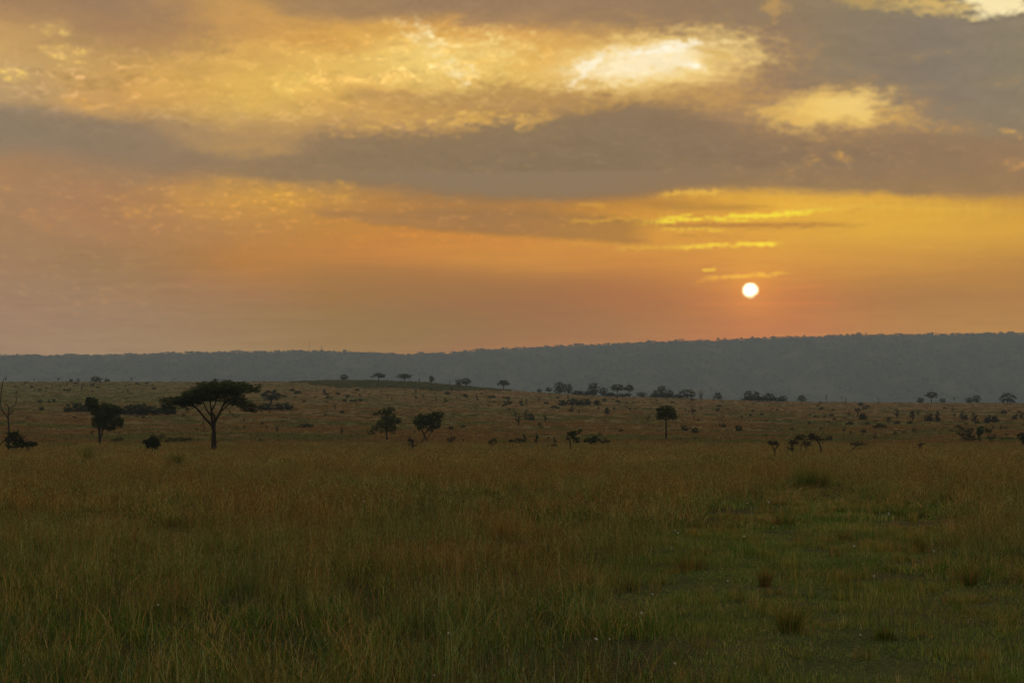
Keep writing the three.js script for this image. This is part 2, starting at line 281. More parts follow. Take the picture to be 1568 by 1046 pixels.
const names = new Map();
function numbered(n) { const k = names.get(n) ?? 0; names.set(n, k + 1); return k ? n + '_' + String(k).padStart(3, '0') : n; }
function add(o, name, label, category, group, kind) {
  o.name = numbered(name);
  Object.assign(o.userData, { label }, category ? { category } : {}, group ? { group } : {}, kind ? { kind } : {});
  o.traverse((m) => { if (m.isMesh) { m.castShadow = true; m.receiveShadow = true; } });
  scene.add(o);
  return o;
}
function part(name, geometry, material, parent) { const m = new THREE.Mesh(geometry, material); m.name = name; parent.add(m); return m; }

// ------------------------------------------------------------------ ground and escarpment
function sheet(rows, cols, place, paint) {
  const pos = new Float32Array(rows.length * cols * 3), uv = new Float32Array(rows.length * cols * 2), colr = new Float32Array(rows.length * cols * 3), idx = [];
  rows.forEach((d, j) => {
    for (let i = 0; i < cols; i++) {
      const k = j * cols + i, [x, y, z] = place(d, i / (cols - 1) * 2 - 1), c = paint(x, d, y);
      pos.set([x, y, z], k * 3); uv.set([(x + 512) / 1024, d / 1024], k * 2); colr.set(c, k * 3);
      if (j && i) idx.push(k - cols - 1, k - cols, k, k - cols - 1, k, k - 1);
    }
  });
  const g = new THREE.BufferGeometry();
  g.setAttribute('position', new THREE.BufferAttribute(pos, 3)); g.setAttribute('uv', new THREE.BufferAttribute(uv, 2)); g.setAttribute('color', new THREE.BufferAttribute(colr, 3));
  g.setIndex(idx); g.computeVertexNormals();
  return g;
}
// close-cropped lawn: a lane through the tall grass on the right
const LANE = [[5.0, 11], [5.4, 16], [5.8, 20.6], [5.0, 25.8], [5.4, 29], [7.0, 36.6], [9.0, 44.6], [11.7, 52], [12.5, 58]];
function lawn(x, d, soft) {                             // 1 on the lawn, 0 in tall grass
  const n = 0.9 * fbm(noise2, x / 3.2, d / 3.2, 3) + 0.7 * fbm(noise2b, x / 1.1, d / 1.4, 2);
  let best = -9;
  if (d < 60) {
    const cx = poly(LANE.map(([a, b]) => [b, a]), d), half = poly([[11, 3.6], [16, 3.8], [20.6, 3.8], [25.8, 3.5], [29, 3.4], [36.6, 3.5], [44.6, 3.1], [52, 3.9], [57, 1.5], [60, 0]], d);
    best = half - Math.abs(x - cx);
  }
  const arm = Math.min(1.4 - Math.abs(d - 53.5 - 0.1 * x), 9 - x, x - 2.2); best = Math.max(best, arm);
  const arm2 = Math.min(0.9 - Math.abs(d - 37.5), 5.5 - x, x - 2.2); best = Math.max(best, arm2);
  const mound = Math.min(1.6 - Math.abs(d - 60 - 1.2 * Math.sin(x)), 1.5 - x, x + 5.5); best = Math.max(best, mound);
  return soft ? sstep(-3, 0.4, best + n) : sstep(-0.5, 0.7, best + n);
}
const leafy = (x, d) => clamp(sstep(-0.15, 0.55, fbm(noise2b, x / 7 + 31, d / 11, 3)) * 0.75 + 0.7 * Math.exp(-(((x + 3.4) / 3.2) ** 2) - ((d - 17.5) / 3.2) ** 2) + 0.6 * (1 - sstep(18, 40, d)) * sstep(1, -8, x));   // share of green, leafy grass
{
  const N = 1024, px = new Uint8Array(N * N * 4), straw = [0.215, 0.135, 0.05], olive = [0.155, 0.145, 0.048], green = [0.1, 0.115, 0.04], dark = [0.085, 0.07, 0.032];
  for (let j = 0; j < N; j++) for (let i = 0; i < N; i++) {
    const x = i - 512 + 0.5, d = j + 0.5, far = sstep(215, 290, d);
    let c;
    const big = fbm(noise2, x / 120, d / 70, 4), mid = fbm(noise2b, x / 40, d / 34, 4), small = fbm(noise2, x / 7, d / 9, 3);
    c = mix3(straw, olive, clamp(0.45 + 0.5 * big + 0.22 * mid + 0.6 * sstep(-40, -230, x) * sstep(350, 650, d) * far - 0.25 * sstep(550, 850, d)));
    c = mix3(c, green, sstep(0.1, 0.7, 0.8 * mid + 0.2 * small + 0.45 * big - 0.3 * sstep(550, 800, d) + 0.15 * (1 - sstep(260, 420, d))) * 0.6);
    c = mix3(c, dark, sstep(0.25, 0.75, small + 0.3 * mid) * 0.18);
    if (far < 1) c = mix3(mix3([0.055, 0.048, 0.018], [0.036, 0.046, 0.014], leafy(x, d)), c, far);
    if (d < 70 && Math.abs(x) < 30) c = mix3(c, mix3([0.06, 0.075, 0.022], [0.08, 0.068, 0.028], sstep(-0.1, 0.6, small)), lawn(x, d));
    const o = (j * N + i) * 4;
    for (let k = 0; k < 3; k++) { const v = c[k]; px[o + k] = Math.round(255 * (v <= 0.0031308 ? v * 12.92 : 1.055 * Math.pow(v, 1 / 2.4) - 0.055)); }
    px[o + 3] = 255;
  }
  const t = new THREE.DataTexture(px, N, N, THREE.RGBAFormat);
  t.colorSpace = THREE.SRGBColorSpace; t.magFilter = THREE.LinearFilter; t.wrapS = t.wrapT = THREE.MirroredRepeatWrapping; t.needsUpdate = true;
  const n = 256, bp = new Uint8Array(n * n * 4);
  for (let j = 0; j < n; j++) for (let i = 0; i < n; i++) { const v = 128 + 100 * fbm(noise2b, i / 6, j / 6, 4, 0.6); bp.set([v, v, v, 255], (j * n + i) * 4); }
  const b = new THREE.DataTexture(bp, n, n, THREE.RGBAFormat);
  b.magFilter = THREE.LinearFilter; b.wrapS = b.wrapT = THREE.MirroredRepeatWrapping; b.repeat.set(160, 160); b.needsUpdate = true;
  const rows = [-80, -50, -30, -16, -8];
  for (let d = 0; d < 4700; d += Math.max(0.4, d * 0.016)) rows.push(d);
  const g = sheet(rows, 281, (d, t) => { const x = Math.sign(t) * (0.35 * Math.abs(t) + 0.65 * t * t) * (90 + 0.82 * Math.abs(d)); return [x, ground(x, Math.max(0, d)), -d]; }, () => [1, 1, 1]);
  const land = new THREE.Mesh(g, std('earth', { map: t, bumpMap: b, bumpScale: 0.25 }));
  add(land, 'ground', 'rolling savanna ground, flat in front and rising to a ridge', 'ground', null, 'structure');

  const srows = [];
  for (let d = 3500; d < 7400; d += d < 6600 ? 38 : 120) srows.push(d);
  const sg = sheet(srows, 241, (d, t) => { const x = t * 3900; return [x, scarp(x, d), -d]; }, (x, d, y) => {
    const p = sstep(0, 0.6, fbm(noise2, x / 160, d / 260, 4)), q = sstep(0.15, 0.6, fbm(noise2b, x / 240 + 5, d / 330, 3));
    return mix3(mix3([0.045, 0.055, 0.028], [0.065, 0.07, 0.036], p), [0.13, 0.12, 0.065], q * 0.7);
  });
  add(new THREE.Mesh(sg, std('hillside', { vertexColors: true })), 'escarpment_hill', 'long hazy wooded escarpment closing the horizon', 'hill', null, 'structure');
}

// ------------------------------------------------------------------ plant builders
class Mesher {
  constructor() { this.p = []; this.c = []; }
  tri(a, b, c, col) { this.p.push(a[0], a[1], a[2], b[0], b[1], b[2], c[0], c[1], c[2]); for (let i = 0; i < 3; i++) this.c.push(col[0], col[1], col[2]); }
  build() {
    const g = new THREE.BufferGeometry();
    g.setAttribute('position', new THREE.Float32BufferAttribute(this.p, 3)); g.setAttribute('color', new THREE.Float32BufferAttribute(this.c, 3));
    g.computeVertexNormals();
    return g;
  }
}
const BARK = [0.034, 0.026, 0.018], DEADWOOD = [0.045, 0.04, 0.036], TWIG = [0.05, 0.036, 0.026];
function limb(m, pts, r0, r1, col = BARK, sides = 6) {      // a tapering, slightly knotted limb through the points
  const curve = new THREE.CatmullRomCurve3(pts.map((p) => new THREE.Vector3(...p)), false, 'centripetal'), n = Math.max(3, pts.length * 3), rings = [];
  let side = new THREE.Vector3(1, 0, 0.2);
  for (let i = 0; i <= n; i++) {
    const t = i / n, c = curve.getPoint(t), T = curve.getTangent(t), u = side.clone().addScaledVector(T, -side.dot(T)).normalize(), v = T.clone().cross(u), r = lerp(r0, r1, Math.pow(t, 0.8)) * (1 + 0.12 * noise2(i * 1.7, r0 * 90 + pts[0][0]));
    side = u;
    rings.push([...Array(sides)].map((_, k) => { const a = k / sides * 2 * Math.PI; return c.clone().addScaledVector(u, Math.cos(a) * r).addScaledVector(v, Math.sin(a) * r).toArray(); }));
  }
  for (let i = 0; i < n; i++) for (let k = 0; k < sides; k++) {
    const l = (k + 1) % sides, t = 0.8 + 0.4 * R(), cc = col.map((x) => x * t);
    m.tri(rings[i][k], rings[i][l], rings[i + 1][l], cc); m.tri(rings[i][k], rings[i + 1][l], rings[i + 1][k], cc);
  }
  for (let k = 1; k < sides - 1; k++) m.tri(rings[n][0], rings[n][k], rings[n][k + 1], col);
}
function leaf(m, x, y, z, len, wid, up, col) {               // one spray of leaves: a folded lozenge
  const a = R() * 6.283, tilt = (R() * 2 - 1) * (1 - up) * 1.4, ca = Math.cos(a), sa = Math.sin(a), ct = Math.cos(tilt), st = Math.sin(tilt), roll = (R() * 2 - 1) * (1 - up) * 1.5, cr = Math.cos(roll), sr = Math.sin(roll);
  const dx = ca * ct * len, dy = st * len, dz = sa * ct * len, wx = -sa * cr * wid, wy = sr * wid, wz = ca * cr * wid;
  const A = [x - dx, y - dy, z - dz], B = [x + dx, y + dy, z + dz];
  m.tri(A, [x + wx, y + wy, z + wz], B, col); m.tri(B, [x - wx, y - wy, z - wz], A, col);
}
function foliage(m, cx, cy, cz, rx, ry, rz, n, size, col, up = 0.2, o = {}) {   // leaf sprays in small bunches through an uneven cloud
  const bunch = o.bunch ?? 14, spread = o.spread ?? 0.2, seed = R() * 100;
  for (let left = n; left > 0; left -= bunch) {
    let ux = R() * 2 - 1, uy = R() * 2 - 1, uz = R() * 2 - 1, l = Math.hypot(ux, uy, uz);
    if (l > 1 || l < 1e-3) { left += bunch; continue; }
    const rr = Math.pow(l, 0.55) / l * (1 + 0.22 * noise3(ux * 1.6 / l + seed, uy * 1.6 / l, uz * 1.6 / l)), t = 0.72 + 0.56 * R();
    const bx = cx + ux * rr * rx, by = cy + uy * rr * ry, bz = cz + uz * rr * rz;
    for (let k = 0; k < bunch; k++) {
      const s = t * (0.85 + 0.3 * R()), warm = R() < 0.1 ? 1.25 : 1;
      leaf(m, bx + (R() + R() - 1) * rx * spread * 1.6, by + (R() + R() - 1) * ry * spread * 1.6, bz + (R() + R() - 1) * rz * spread * 1.6, size * (0.7 + 0.6 * R()), size * 0.4 * (0.7 + 0.6 * R()), up, [col[0] * s * warm * 0.95, col[1] * s * 1.05, col[2] * s * 0.58]);
    }
  }
}
const GREEN = [0.06, 0.072, 0.03], OLIVE = [0.1, 0.105, 0.055], DARKLEAF = [0.036, 0.05, 0.024];
// a plant drawn in chart units about its foot, at its own distance: units become metres, and the crown has depth
function plant({ X, d, Y0: drawn = 0, name, label, category, group, trunk, limbs = [], clumps = [], twigs = 0, bark = BARK, leafCol = GREEN, size = 0.16, up = 0.2, woodName = 'trunk', crownName = 'crown', depth = 0.85 }) {
  const at = stand(X, d), k = d / LENS, root = new THREE.Group(), twig = new Mesher(), fol = new Mesher();
  root.position.copy(at);
  const Y0 = HORIZON + (EYE - at.y) / k;                      // the row where the foot stands
  for (const l of limbs) if (l[2][1] > drawn - 9 && l[2][1] > l[3][1]) l[2][1] = Y0 + 1 + 0.15 / k;
  const P = (x, y, z = 0) => [(x - X) * k, (Y0 - y) * k, z * k];
  let fine = 0;
  for (const [r0, r1, ...pts] of limbs) { const main = r0 >= 0.5, wood = main ? new Mesher() : twig; let z = 0, drift = fine || r0 < 0.9 ? rand(-0.16, 0.16) : 0; limb(wood, pts.map(([x, y, zz], i) => P(x, y, zz ?? (i ? (z += drift * Math.abs(y - pts[i - 1][1])) : 0))), r0 * k, r1 * k, bark, r0 * k > 0.12 ? 9 : 6);
    if (main) part(woodName === 'trunk' ? (fine++ && r0 < 2 ? 'branch' : 'trunk') : woodName.replace(/(che)?s$/, (e) => (e === 'ches' ? 'ch' : '')), wood.build(), M.bark, root);
  }
  for (const [x, y, rx, ry, n, z = 0] of clumps) foliage(fol, ...P(x, y, z), rx * k, ry * k, Math.max(rx, ry) * k * depth, n * 1.7, size * 0.86, leafCol, up);
  if (twig.p.length) part('twigs', twig.build(), M.bark, root).userData.kind = 'stuff';
  if (clumps.length) part(crownName, fol.build(), M.leaves, root);
  return add(root, name, label, category, group);
}
// spiky twigs round a bare limb
function bareTwigs(cx, cy, r, n, out, from) {
  for (let i = 0; i < n; i++) { const a = rand(-0.3, Math.PI + 0.3), l = r * rand(0.5, 1), x = cx + Math.cos(a) * l * 1.2, y = cy - Math.sin(a) * l; out.push([0.45, 0.16, [cx, cy, 0], [(cx + x) / 2 + rand(-1, 1), (cy + y) / 2 + rand(-1, 1), rand(-r, r) * 0.4], [x, y, rand(-r, r)]]); }
  return out;
}

// ------------------------------------------------------------------ the nearer trees
// the flat-topped thorn tree
{
  const L = [
    [4.2, 2.9, [329, 693, 0], [329, 676, 0], [329, 656, 0]], [3.2, 2.6, [329, 692, 0], [330.5, 686, 0.5], [329.5, 677, 0]],
    [2.4, 0.9, [329, 659, 0], [324.5, 650, 1], [316, 641, 3], [305, 627, 6], [295, 618, 10], [278, 611, 14]],
    [2.3, 0.8, [329, 659, 0], [325.5, 641, -2], [324, 631, -4], [321.5, 618.5, -8], [319, 603, -12]],
    [1.4, 0.6, [325, 638, -2], [316, 628, -8], [311, 620, -14], [304, 610, -26]],
    [1.3, 0.6, [324, 630, -4], [331, 618, 2], [335, 609, 8], [340, 597, 18]],
    [2.1, 1.1, [329, 659, 0], [330.2, 647, 1], [330, 638, 2], [325.5, 631, 3]],
    [2.0, 0.8, [330.2, 648, 0], [333, 642, 2], [339.5, 631, 5], [346, 618.5, 9], [356, 611, 12], [368, 611, 12], [380, 619, 10]],
    [1.0, 0.5, [346, 618.5, 9], [348, 608, 18], [354, 598, 30]], [1.0, 0.5, [339.5, 631, 5], [347, 622, -8], [357, 609, -26], [362, 600, -34]],
    [0.9, 0.4, [305, 627, 6], [296, 623, -6], [284, 620, -18], [268, 616, -24]], [0.8, 0.4, [316, 641, 3], [308, 630, 16], [300, 615, 34]],
    [0.6, 0.25, [331, 684, 0], [333, 678, 1], [335, 670, 2]], [0.5, 0.2, [333, 678, 1], [336, 677, 3], [338, 674, 4]],
    [0.4, 0.15, [314, 637, 4], [313, 648, 6], [305, 656, 8], [303, 662, 8]], [0.4, 0.15, [313, 646, 6], [316, 656, 6], [320, 667, 8]], [0.35, 0.15, [312, 648, 6], [314, 656, 4], [310, 661, 3]],
    [0.5, 0.2, [346, 620, 9], [354, 631, 10], [364, 637, 12]], [0.5, 0.2, [300, 622, 6], [291, 632, 8], [281, 639, 9]],
  ];
  const C = [];
  const flat = (x0, x1, y0, y1, rows, n, ry, zr) => { for (let i = 0; i < rows; i++) { const t = (i + 0.5) / rows, x = lerp(x0, x1, t); for (const z of [-1, -0.35, 0.3, 0.95]) C.push([x + rand(-4, 4), lerp(y0, y1, t) + rand(-2, 2) + 4 * z * z, rand(9, 14), ry * rand(0.75, 1.2), n, z * zr]); } };
  flat(306, 384, 593, 594, 6, 190, 5.5, 40); flat(316, 372, 587, 586.5, 4, 150, 4, 26); flat(300, 366, 604, 604, 5, 170, 5.5, 46); flat(258, 312, 615, 607, 5, 170, 5.5, 30); flat(284, 316, 603, 598, 3, 150, 4.5, 24); flat(318, 362, 598, 598, 4, 120, 5, 10); flat(270, 330, 610, 606, 4, 120, 4, 44); flat(352, 384, 610, 619, 4, 110, 5, 30); flat(376, 392, 592, 593, 2, 70, 4, 22); flat(264, 300, 621, 614, 3, 80, 4, 20); flat(374, 390, 622, 624, 2, 70, 4.5, 16);
  C.push([250, 612, 7, 4, 90, 4], [256, 624, 7, 5, 110, 0], [283, 636, 3, 2, 30, 8], [364, 637, 5, 2, 40, 12], [357, 633, 3, 2, 20, 11], [390, 629, 5, 4, 60, 2], [300, 588, 6, 2, 40, 0], [304, 658, 2.5, 5, 18, 8], [315, 657, 1.6, 4, 12, 6], [290, 624, 6, 5, 90, 6], [306, 619, 5, 4, 70, -6]);
  plant({ X: 329, d: 186, Y0: 693, name: 'acacia_tree', label: 'largest tree, a flat-topped umbrella acacia with forked trunk at the tall grass edge', category: 'tree', limbs: L, clumps: C, leafCol: [0.056, 0.07, 0.03], size: 0.15, up: 0.62, depth: 1.0 });
}
// the dead tree at the frame's edge, and the fallen bush round its foot
{
  const L = [[1.7, 1.3, [16, 676], [16, 662], [14.7, 640]], [1.2, 0.6, [14.8, 642], [11.4, 636], [6, 629], [3.7, 618], [5.2, 601], [8, 587], [9.4, 581]], [0.7, 0.3, [9.2, 583], [9.8, 579], [11.5, 577]], [0.5, 0.2, [9.2, 583], [8.4, 578], [9.4, 575.5]],
    [1.1, 0.7, [14.7, 641], [14.2, 633], [15, 627], [12.7, 621], [8.7, 618]], [0.8, 0.35, [15, 628], [17, 624.6], [24, 621], [26, 612], [25, 604], [28, 594.5]], [0.9, 0.6, [14.9, 637], [17.5, 632.5], [20.5, 630.4], [23.6, 628.6]]];
  plant({ X: 16, d: 190, Y0: 676, name: 'dead_tree', label: 'bare grey dead tree with two crooked arms behind the fallen bush', category: 'dead tree', limbs: L, bark: DEADWOOD });
  const B = [[1.1, 0.7, [0, 689, 6], [4, 682, 5], [12, 673, 2], [20, 664, 0]], [0.9, 0.5, [8, 687, 8], [22, 685.5, 7], [37, 682, 4]], [0.7, 0.3, [22, 684, 3], [27, 670, 1], [31, 660, 0]], [0.6, 0.25, [22, 684, 3], [34, 676, 2], [41, 668, 2]], [0.6, 0.25, [26, 684, 3], [44, 680, -2], [56, 677, -3]], [0.6, 0.25, [14, 684, 0], [14, 672, -4], [9, 663, -5]]];
  bareTwigs(28, 676, 18, 34, B); bareTwigs(46, 682, 10, 12, B);
  plant({ X: 22, d: 172, Y0: 690, name: 'fallen_bush', label: 'tangled dark green bush with broken logs at the dead tree foot', category: 'bush', limbs: B, clumps: [[22, 666, 9, 5, 240], [16, 674, 6, 5, 130], [30, 675, 10, 7, 260], [36, 681, 10, 4, 200], [50, 680, 9, 4, 200], [24, 683, 12, 3.4, 160], [30, 661, 2, 2, 24]], leafCol: DARKLEAF, size: 0.16, woodName: 'branches', crownName: 'leaves' });
}
plant({ X: 154.6, d: 226, Y0: 683, name: 'leafy_tree', label: 'full leafy tree with a round extra lobe at its upper side', category: 'tree',
  limbs: [[2.2, 1.4, [154.6, 685], [154.8, 672], [154, 659], [152, 647], [148, 636]], [1.3, 0.8, [155.4, 672], [158, 666], [159.5, 657], [165, 642], [172, 630]], [0.9, 0.4, [154, 660], [161, 648], [178, 640]], [0.7, 0.3, [153, 648], [150, 640], [150, 628]], [0.6, 0.3, [165, 642], [163, 630], [161, 622]]],
  clumps: [[141, 618, 9.5, 8.5, 620], [137, 614, 6, 5, 200], [147, 628, 8, 8, 420], [152, 643, 9, 9, 460], [162, 636, 13, 12, 900], [174, 636, 12, 12, 800], [165, 623, 11, 6, 420], [178, 628, 9, 6, 360], [185, 646, 6, 8, 320], [168, 650, 13, 7, 560], [158, 653, 7, 6, 240], [171, 657, 8, 3.5, 160], [147, 651, 4, 5, 90], [187, 652, 3, 4, 70]], leafCol: [0.046, 0.066, 0.03], size: 0.18 });
plant({ X: 235, d: 170, Y0: 691, name: 'blocky_bush', label: 'small blocky dark bush on several stems between acacia and leafy tree', category: 'bush',
  limbs: [0, 1, 2, 3, 4].map((i) => [0.8, 0.4, [228 + i * 4, 694], [228.5 + i * 3.6, 686], [229 + i * 3.2, 678]]), clumps: [[236, 677, 9, 6.5, 640], [240, 682, 7, 5, 300], [231, 681, 6, 5, 260], [225, 677, 4.5, 3.5, 170], [243, 676, 4, 5, 150], [235, 671, 6, 2.5, 110]], leafCol: [0.034, 0.045, 0.022], size: 0.13, woodName: 'stems', crownName: 'leaves' });
plant({ X: 594.3, d: 262, Y0: 682, name: 'pale_tree', label: 'loose olive tree with drooping side branch, left of the forked pair', category: 'tree',
  limbs: [[1.5, 0.9, [594.5, 685], [593.8, 674], [592.8, 665], [592.5, 650], [595, 634]], [0.6, 0.3, [592.8, 660], [584, 652], [573, 655]], [0.6, 0.3, [592.5, 650], [602, 645], [611, 645]], [0.5, 0.25, [593, 642], [584, 636], [574, 634]]],
  clumps: [[596, 628, 9, 4.5, 320], [586, 630, 6, 3, 120], [577, 634, 7.5, 2.6, 150], [595, 638, 10, 8, 520], [592, 648, 14, 7, 600], [603, 644, 8, 6, 280], [611, 645, 4.5, 4, 140], [600, 655, 9, 5, 240], [582, 651, 8, 5, 220], [573, 658, 6, 6.5, 200], [568, 663, 4, 3.5, 80], [590, 660, 8, 4, 110], [603, 662, 5, 3, 50], [562, 660, 2.4, 2, 20]], leafCol: OLIVE, size: 0.2 });
plant({ X: 652, d: 236, Y0: 682, name: 'forked_tree', label: 'dark tree on leaning crossed stems, right of the loose olive tree', category: 'tree',
  limbs: [[1.4, 0.9, [653.6, 684], [652.5, 675], [651.4, 669], [647, 660], [642, 650]], [0.8, 0.4, [654, 673], [656, 670], [661, 663], [668, 653]], [1.1, 0.6, [645.2, 691], [644.8, 682], [648, 674], [651, 669.5]], [0.6, 0.3, [650, 666], [656, 656], [660, 645]], [0.5, 0.25, [661, 663], [670, 648], [676, 635]]],
  clumps: [[640.5, 645, 7, 8, 420], [645, 637, 5, 4, 140], [652, 643, 10, 7, 520], [657, 651, 11, 7, 520], [669, 649, 7.5, 8, 420], [666, 638, 8, 5, 260], [668, 633.5, 6, 2.6, 100], [677, 633.5, 3.4, 2.4, 60], [674, 640, 4, 4, 100], [658, 635.5, 6, 3, 120], [641, 655, 4, 3.5, 80], [657, 660, 6, 3, 70], [635, 660, 2.5, 2, 16]], leafCol: [0.054, 0.07, 0.03], size: 0.18 });
plant({ X: 1019, d: 262, Y0: 667, name: 'dome_tree', label: 'single slim-stemmed tree with a neat dome crown on the green slope', category: 'tree',
  limbs: [[1.5, 1.0, [1019, 671], [1019.4, 656], [1019, 644], [1018, 633]], [0.7, 0.3, [1019, 645], [1011, 637], [1007, 633]], [0.7, 0.3, [1019, 645], [1026, 637], [1031, 634]]],
  clumps: [[1018, 626, 11, 6, 480], [1012, 632, 8, 7, 340], [1026, 632, 9, 8, 420], [1019, 635, 11, 5, 360], [1032, 638, 5, 4.5, 150], [1007, 639, 4.5, 4, 130], [1013, 640, 5, 3, 90]], leafCol: [0.056, 0.066, 0.03], size: 0.19 });
plant({ X: 873.5, d: 192, Y0: 690, name: 'leaning_tree', label: 'small leaning tree with black bent trunk and one-sided crown', category: 'tree',
  limbs: [[1.2, 0.7, [874.2, 694], [873.4, 684], [872, 675], [869, 668.5], [871, 663]], [0.6, 0.3, [870, 667], [876, 662], [886, 660]], [0.4, 0.2, [872, 672], [879, 671], [884, 673]]],
  clumps: [[874, 664, 6, 3.5, 180], [881, 663, 6, 3, 160], [888, 659.6, 4, 1.8, 60], [876, 669, 4, 3, 90], [882, 674.5, 5.5, 4, 220], [869, 672, 2.5, 3, 40]], leafCol: [0.042, 0.05, 0.024], size: 0.14 });
// bare and thorny shrubs standing in the edge of the tall grass
{
  const L = [[1.5, 0.8, [634, 694], [632.5, 684], [631, 676], [627, 671]], [0.8, 0.3, [632, 681], [635, 674], [636.5, 668]], [0.6, 0.25, [633, 684], [640, 678], [645, 674]], [0.5, 0.2, [631, 678], [624, 680], [617, 682]]];
  bareTwigs(630, 676, 9, 16, L); bareTwigs(633, 683, 7, 8, L);
  plant({ X: 633.5, d: 190, Y0: 694, name: 'stump_shrub', label: 'blackened broken stump shrub in front of the forked tree', category: 'shrub', limbs: L, clumps: [[629, 674, 4, 3, 40], [627, 680, 3, 2, 24]], bark: [0.04, 0.03, 0.026], leafCol: [0.045, 0.04, 0.026], size: 0.12, woodName: 'branches', crownName: 'leaves' });
}
{
  const L = [[0.9, 0.4, [691.5, 686], [691.5, 676], [690.6, 663]], [0.8, 0.3, [693, 684], [694, 676], [697, 668]], [0.5, 0.2, [691.5, 676], [687, 671], [684, 670]]];
  bareTwigs(693, 675, 8, 14, L);
  plant({ X: 692, d: 235, Y0: 684, name: 'twiggy_shrub', label: 'thin twiggy shrub right of the forked tree', category: 'shrub', limbs: L, clumps: [[695, 671, 5, 3, 40], [688, 672, 3.5, 2.5, 26]], bark: TWIG, leafCol: [0.06, 0.055, 0.035], size: 0.16, woodName: 'branches', crownName: 'leaves' });
}
{
  const L = [[1.0, 0.7, [1185, 712], [1185.4, 700], [1184.5, 690], [1181, 683]], [0.7, 0.4, [1184.6, 690], [1188, 684], [1186.5, 678], [1182, 672]], [0.5, 0.2, [1181, 683], [1176, 680], [1172, 679]]];
  bareTwigs(1182, 681, 9, 30, L); bareTwigs(1187, 680, 6, 12, L);
  plant({ X: 1185, d: 140, Y0: 712, name: 'thorn_shrub', label: 'slim bare thorn shrub standing alone in grass beside the arching thicket', category: 'shrub', limbs: L, clumps: [[1181, 676, 7, 4, 50], [1188, 683, 3, 3, 24]], bark: TWIG, leafCol: [0.055, 0.045, 0.032], size: 0.1, woodName: 'branches', crownName: 'leaves' });
}
{
  const L = [[0.9, 0.5, [1211.5, 697], [1211.7, 688], [1212, 678], [1220, 667.5], [1230, 666]], [0.8, 0.4, [1226, 696], [1225, 686], [1229, 677], [1242, 669.5]], [1.6, 0.9, [1256, 694, 2], [1254.5, 686, 2], [1251, 677, 1], [1244, 671, 0], [1237, 672, 0]], [0.8, 0.3, [1250, 676], [1256, 668], [1259, 662]], [0.7, 0.3, [1228, 692], [1237, 680], [1246, 672]], [0.6, 0.25, [1205, 694], [1206, 686], [1212, 679]]];
  bareTwigs(1212, 679, 10, 30, L); bareTwigs(1224, 673, 10, 30, L); bareTwigs(1243, 671, 10, 36, L); bareTwigs(1234, 682, 9, 20, L); bareTwigs(1256, 674, 8, 14, L); bareTwigs(1208, 688, 7, 12, L);
  plant({ X: 1232, d: 160, Y0: 697, name: 'arching_thicket', label: 'widest bare thicket with an arching trunk, right side of the grass edge', category: 'shrub', limbs: L, clumps: [[1213, 678, 7, 5, 90], [1224, 670, 9, 4, 90], [1243, 669, 9, 5, 130], [1232, 681, 8, 5, 60], [1208, 688, 5, 4, 50], [1255, 674, 5, 7, 40]], bark: [0.05, 0.038, 0.03], leafCol: [0.05, 0.042, 0.028], size: 0.11, woodName: 'branches', crownName: 'leaves' });
}
{
  const L = [[0.8, 0.5, [1300, 700], [1301, 690], [1309, 683.5], [1313, 680]], [0.6, 0.25, [1309, 683.5], [1303, 680], [1298, 679]], [0.6, 0.2, [1310, 683], [1318, 680.5], [1328, 679.5]], [0.4, 0.2, [1304, 688], [1312, 687.5], [1320, 687]]];
  bareTwigs(1309, 681, 8, 16, L); bareTwigs(1318, 681, 7, 8, L);
  plant({ X: 1304, d: 168, Y0: 698, name: 'flat_thorn_shrub', label: 'low flat-topped bare thorn shrub right of the arching thicket', category: 'shrub', limbs: L, clumps: [[1302, 680, 5, 1.6, 50], [1312, 680, 6, 1.6, 50], [1321, 680, 6, 1.2, 30]], bark: TWIG, leafCol: [0.055, 0.045, 0.032], size: 0.11, up: 0.6, woodName: 'branches', crownName: 'leaves' });
  const V = [[0.6, 0.3, [1407, 690], [1406.5, 683], [1402, 679]], [0.6, 0.3, [1407, 684], [1411, 681], [1415, 678]]];
  bareTwigs(1406, 681, 5, 10, V);
  plant({ X: 1407, d: 190, Y0: 689, name: 'forked_twig_shrub', label: 'tiny forked bare shrub at the grass edge below the shrub cluster', category: 'shrub', limbs: V, clumps: [[1404, 681, 3, 1.8, 24], [1411, 680, 3.4, 1.6, 24]], bark: TWIG, leafCol: [0.055, 0.045, 0.032], size: 0.12, woodName: 'branches', crownName: 'leaves' });
}
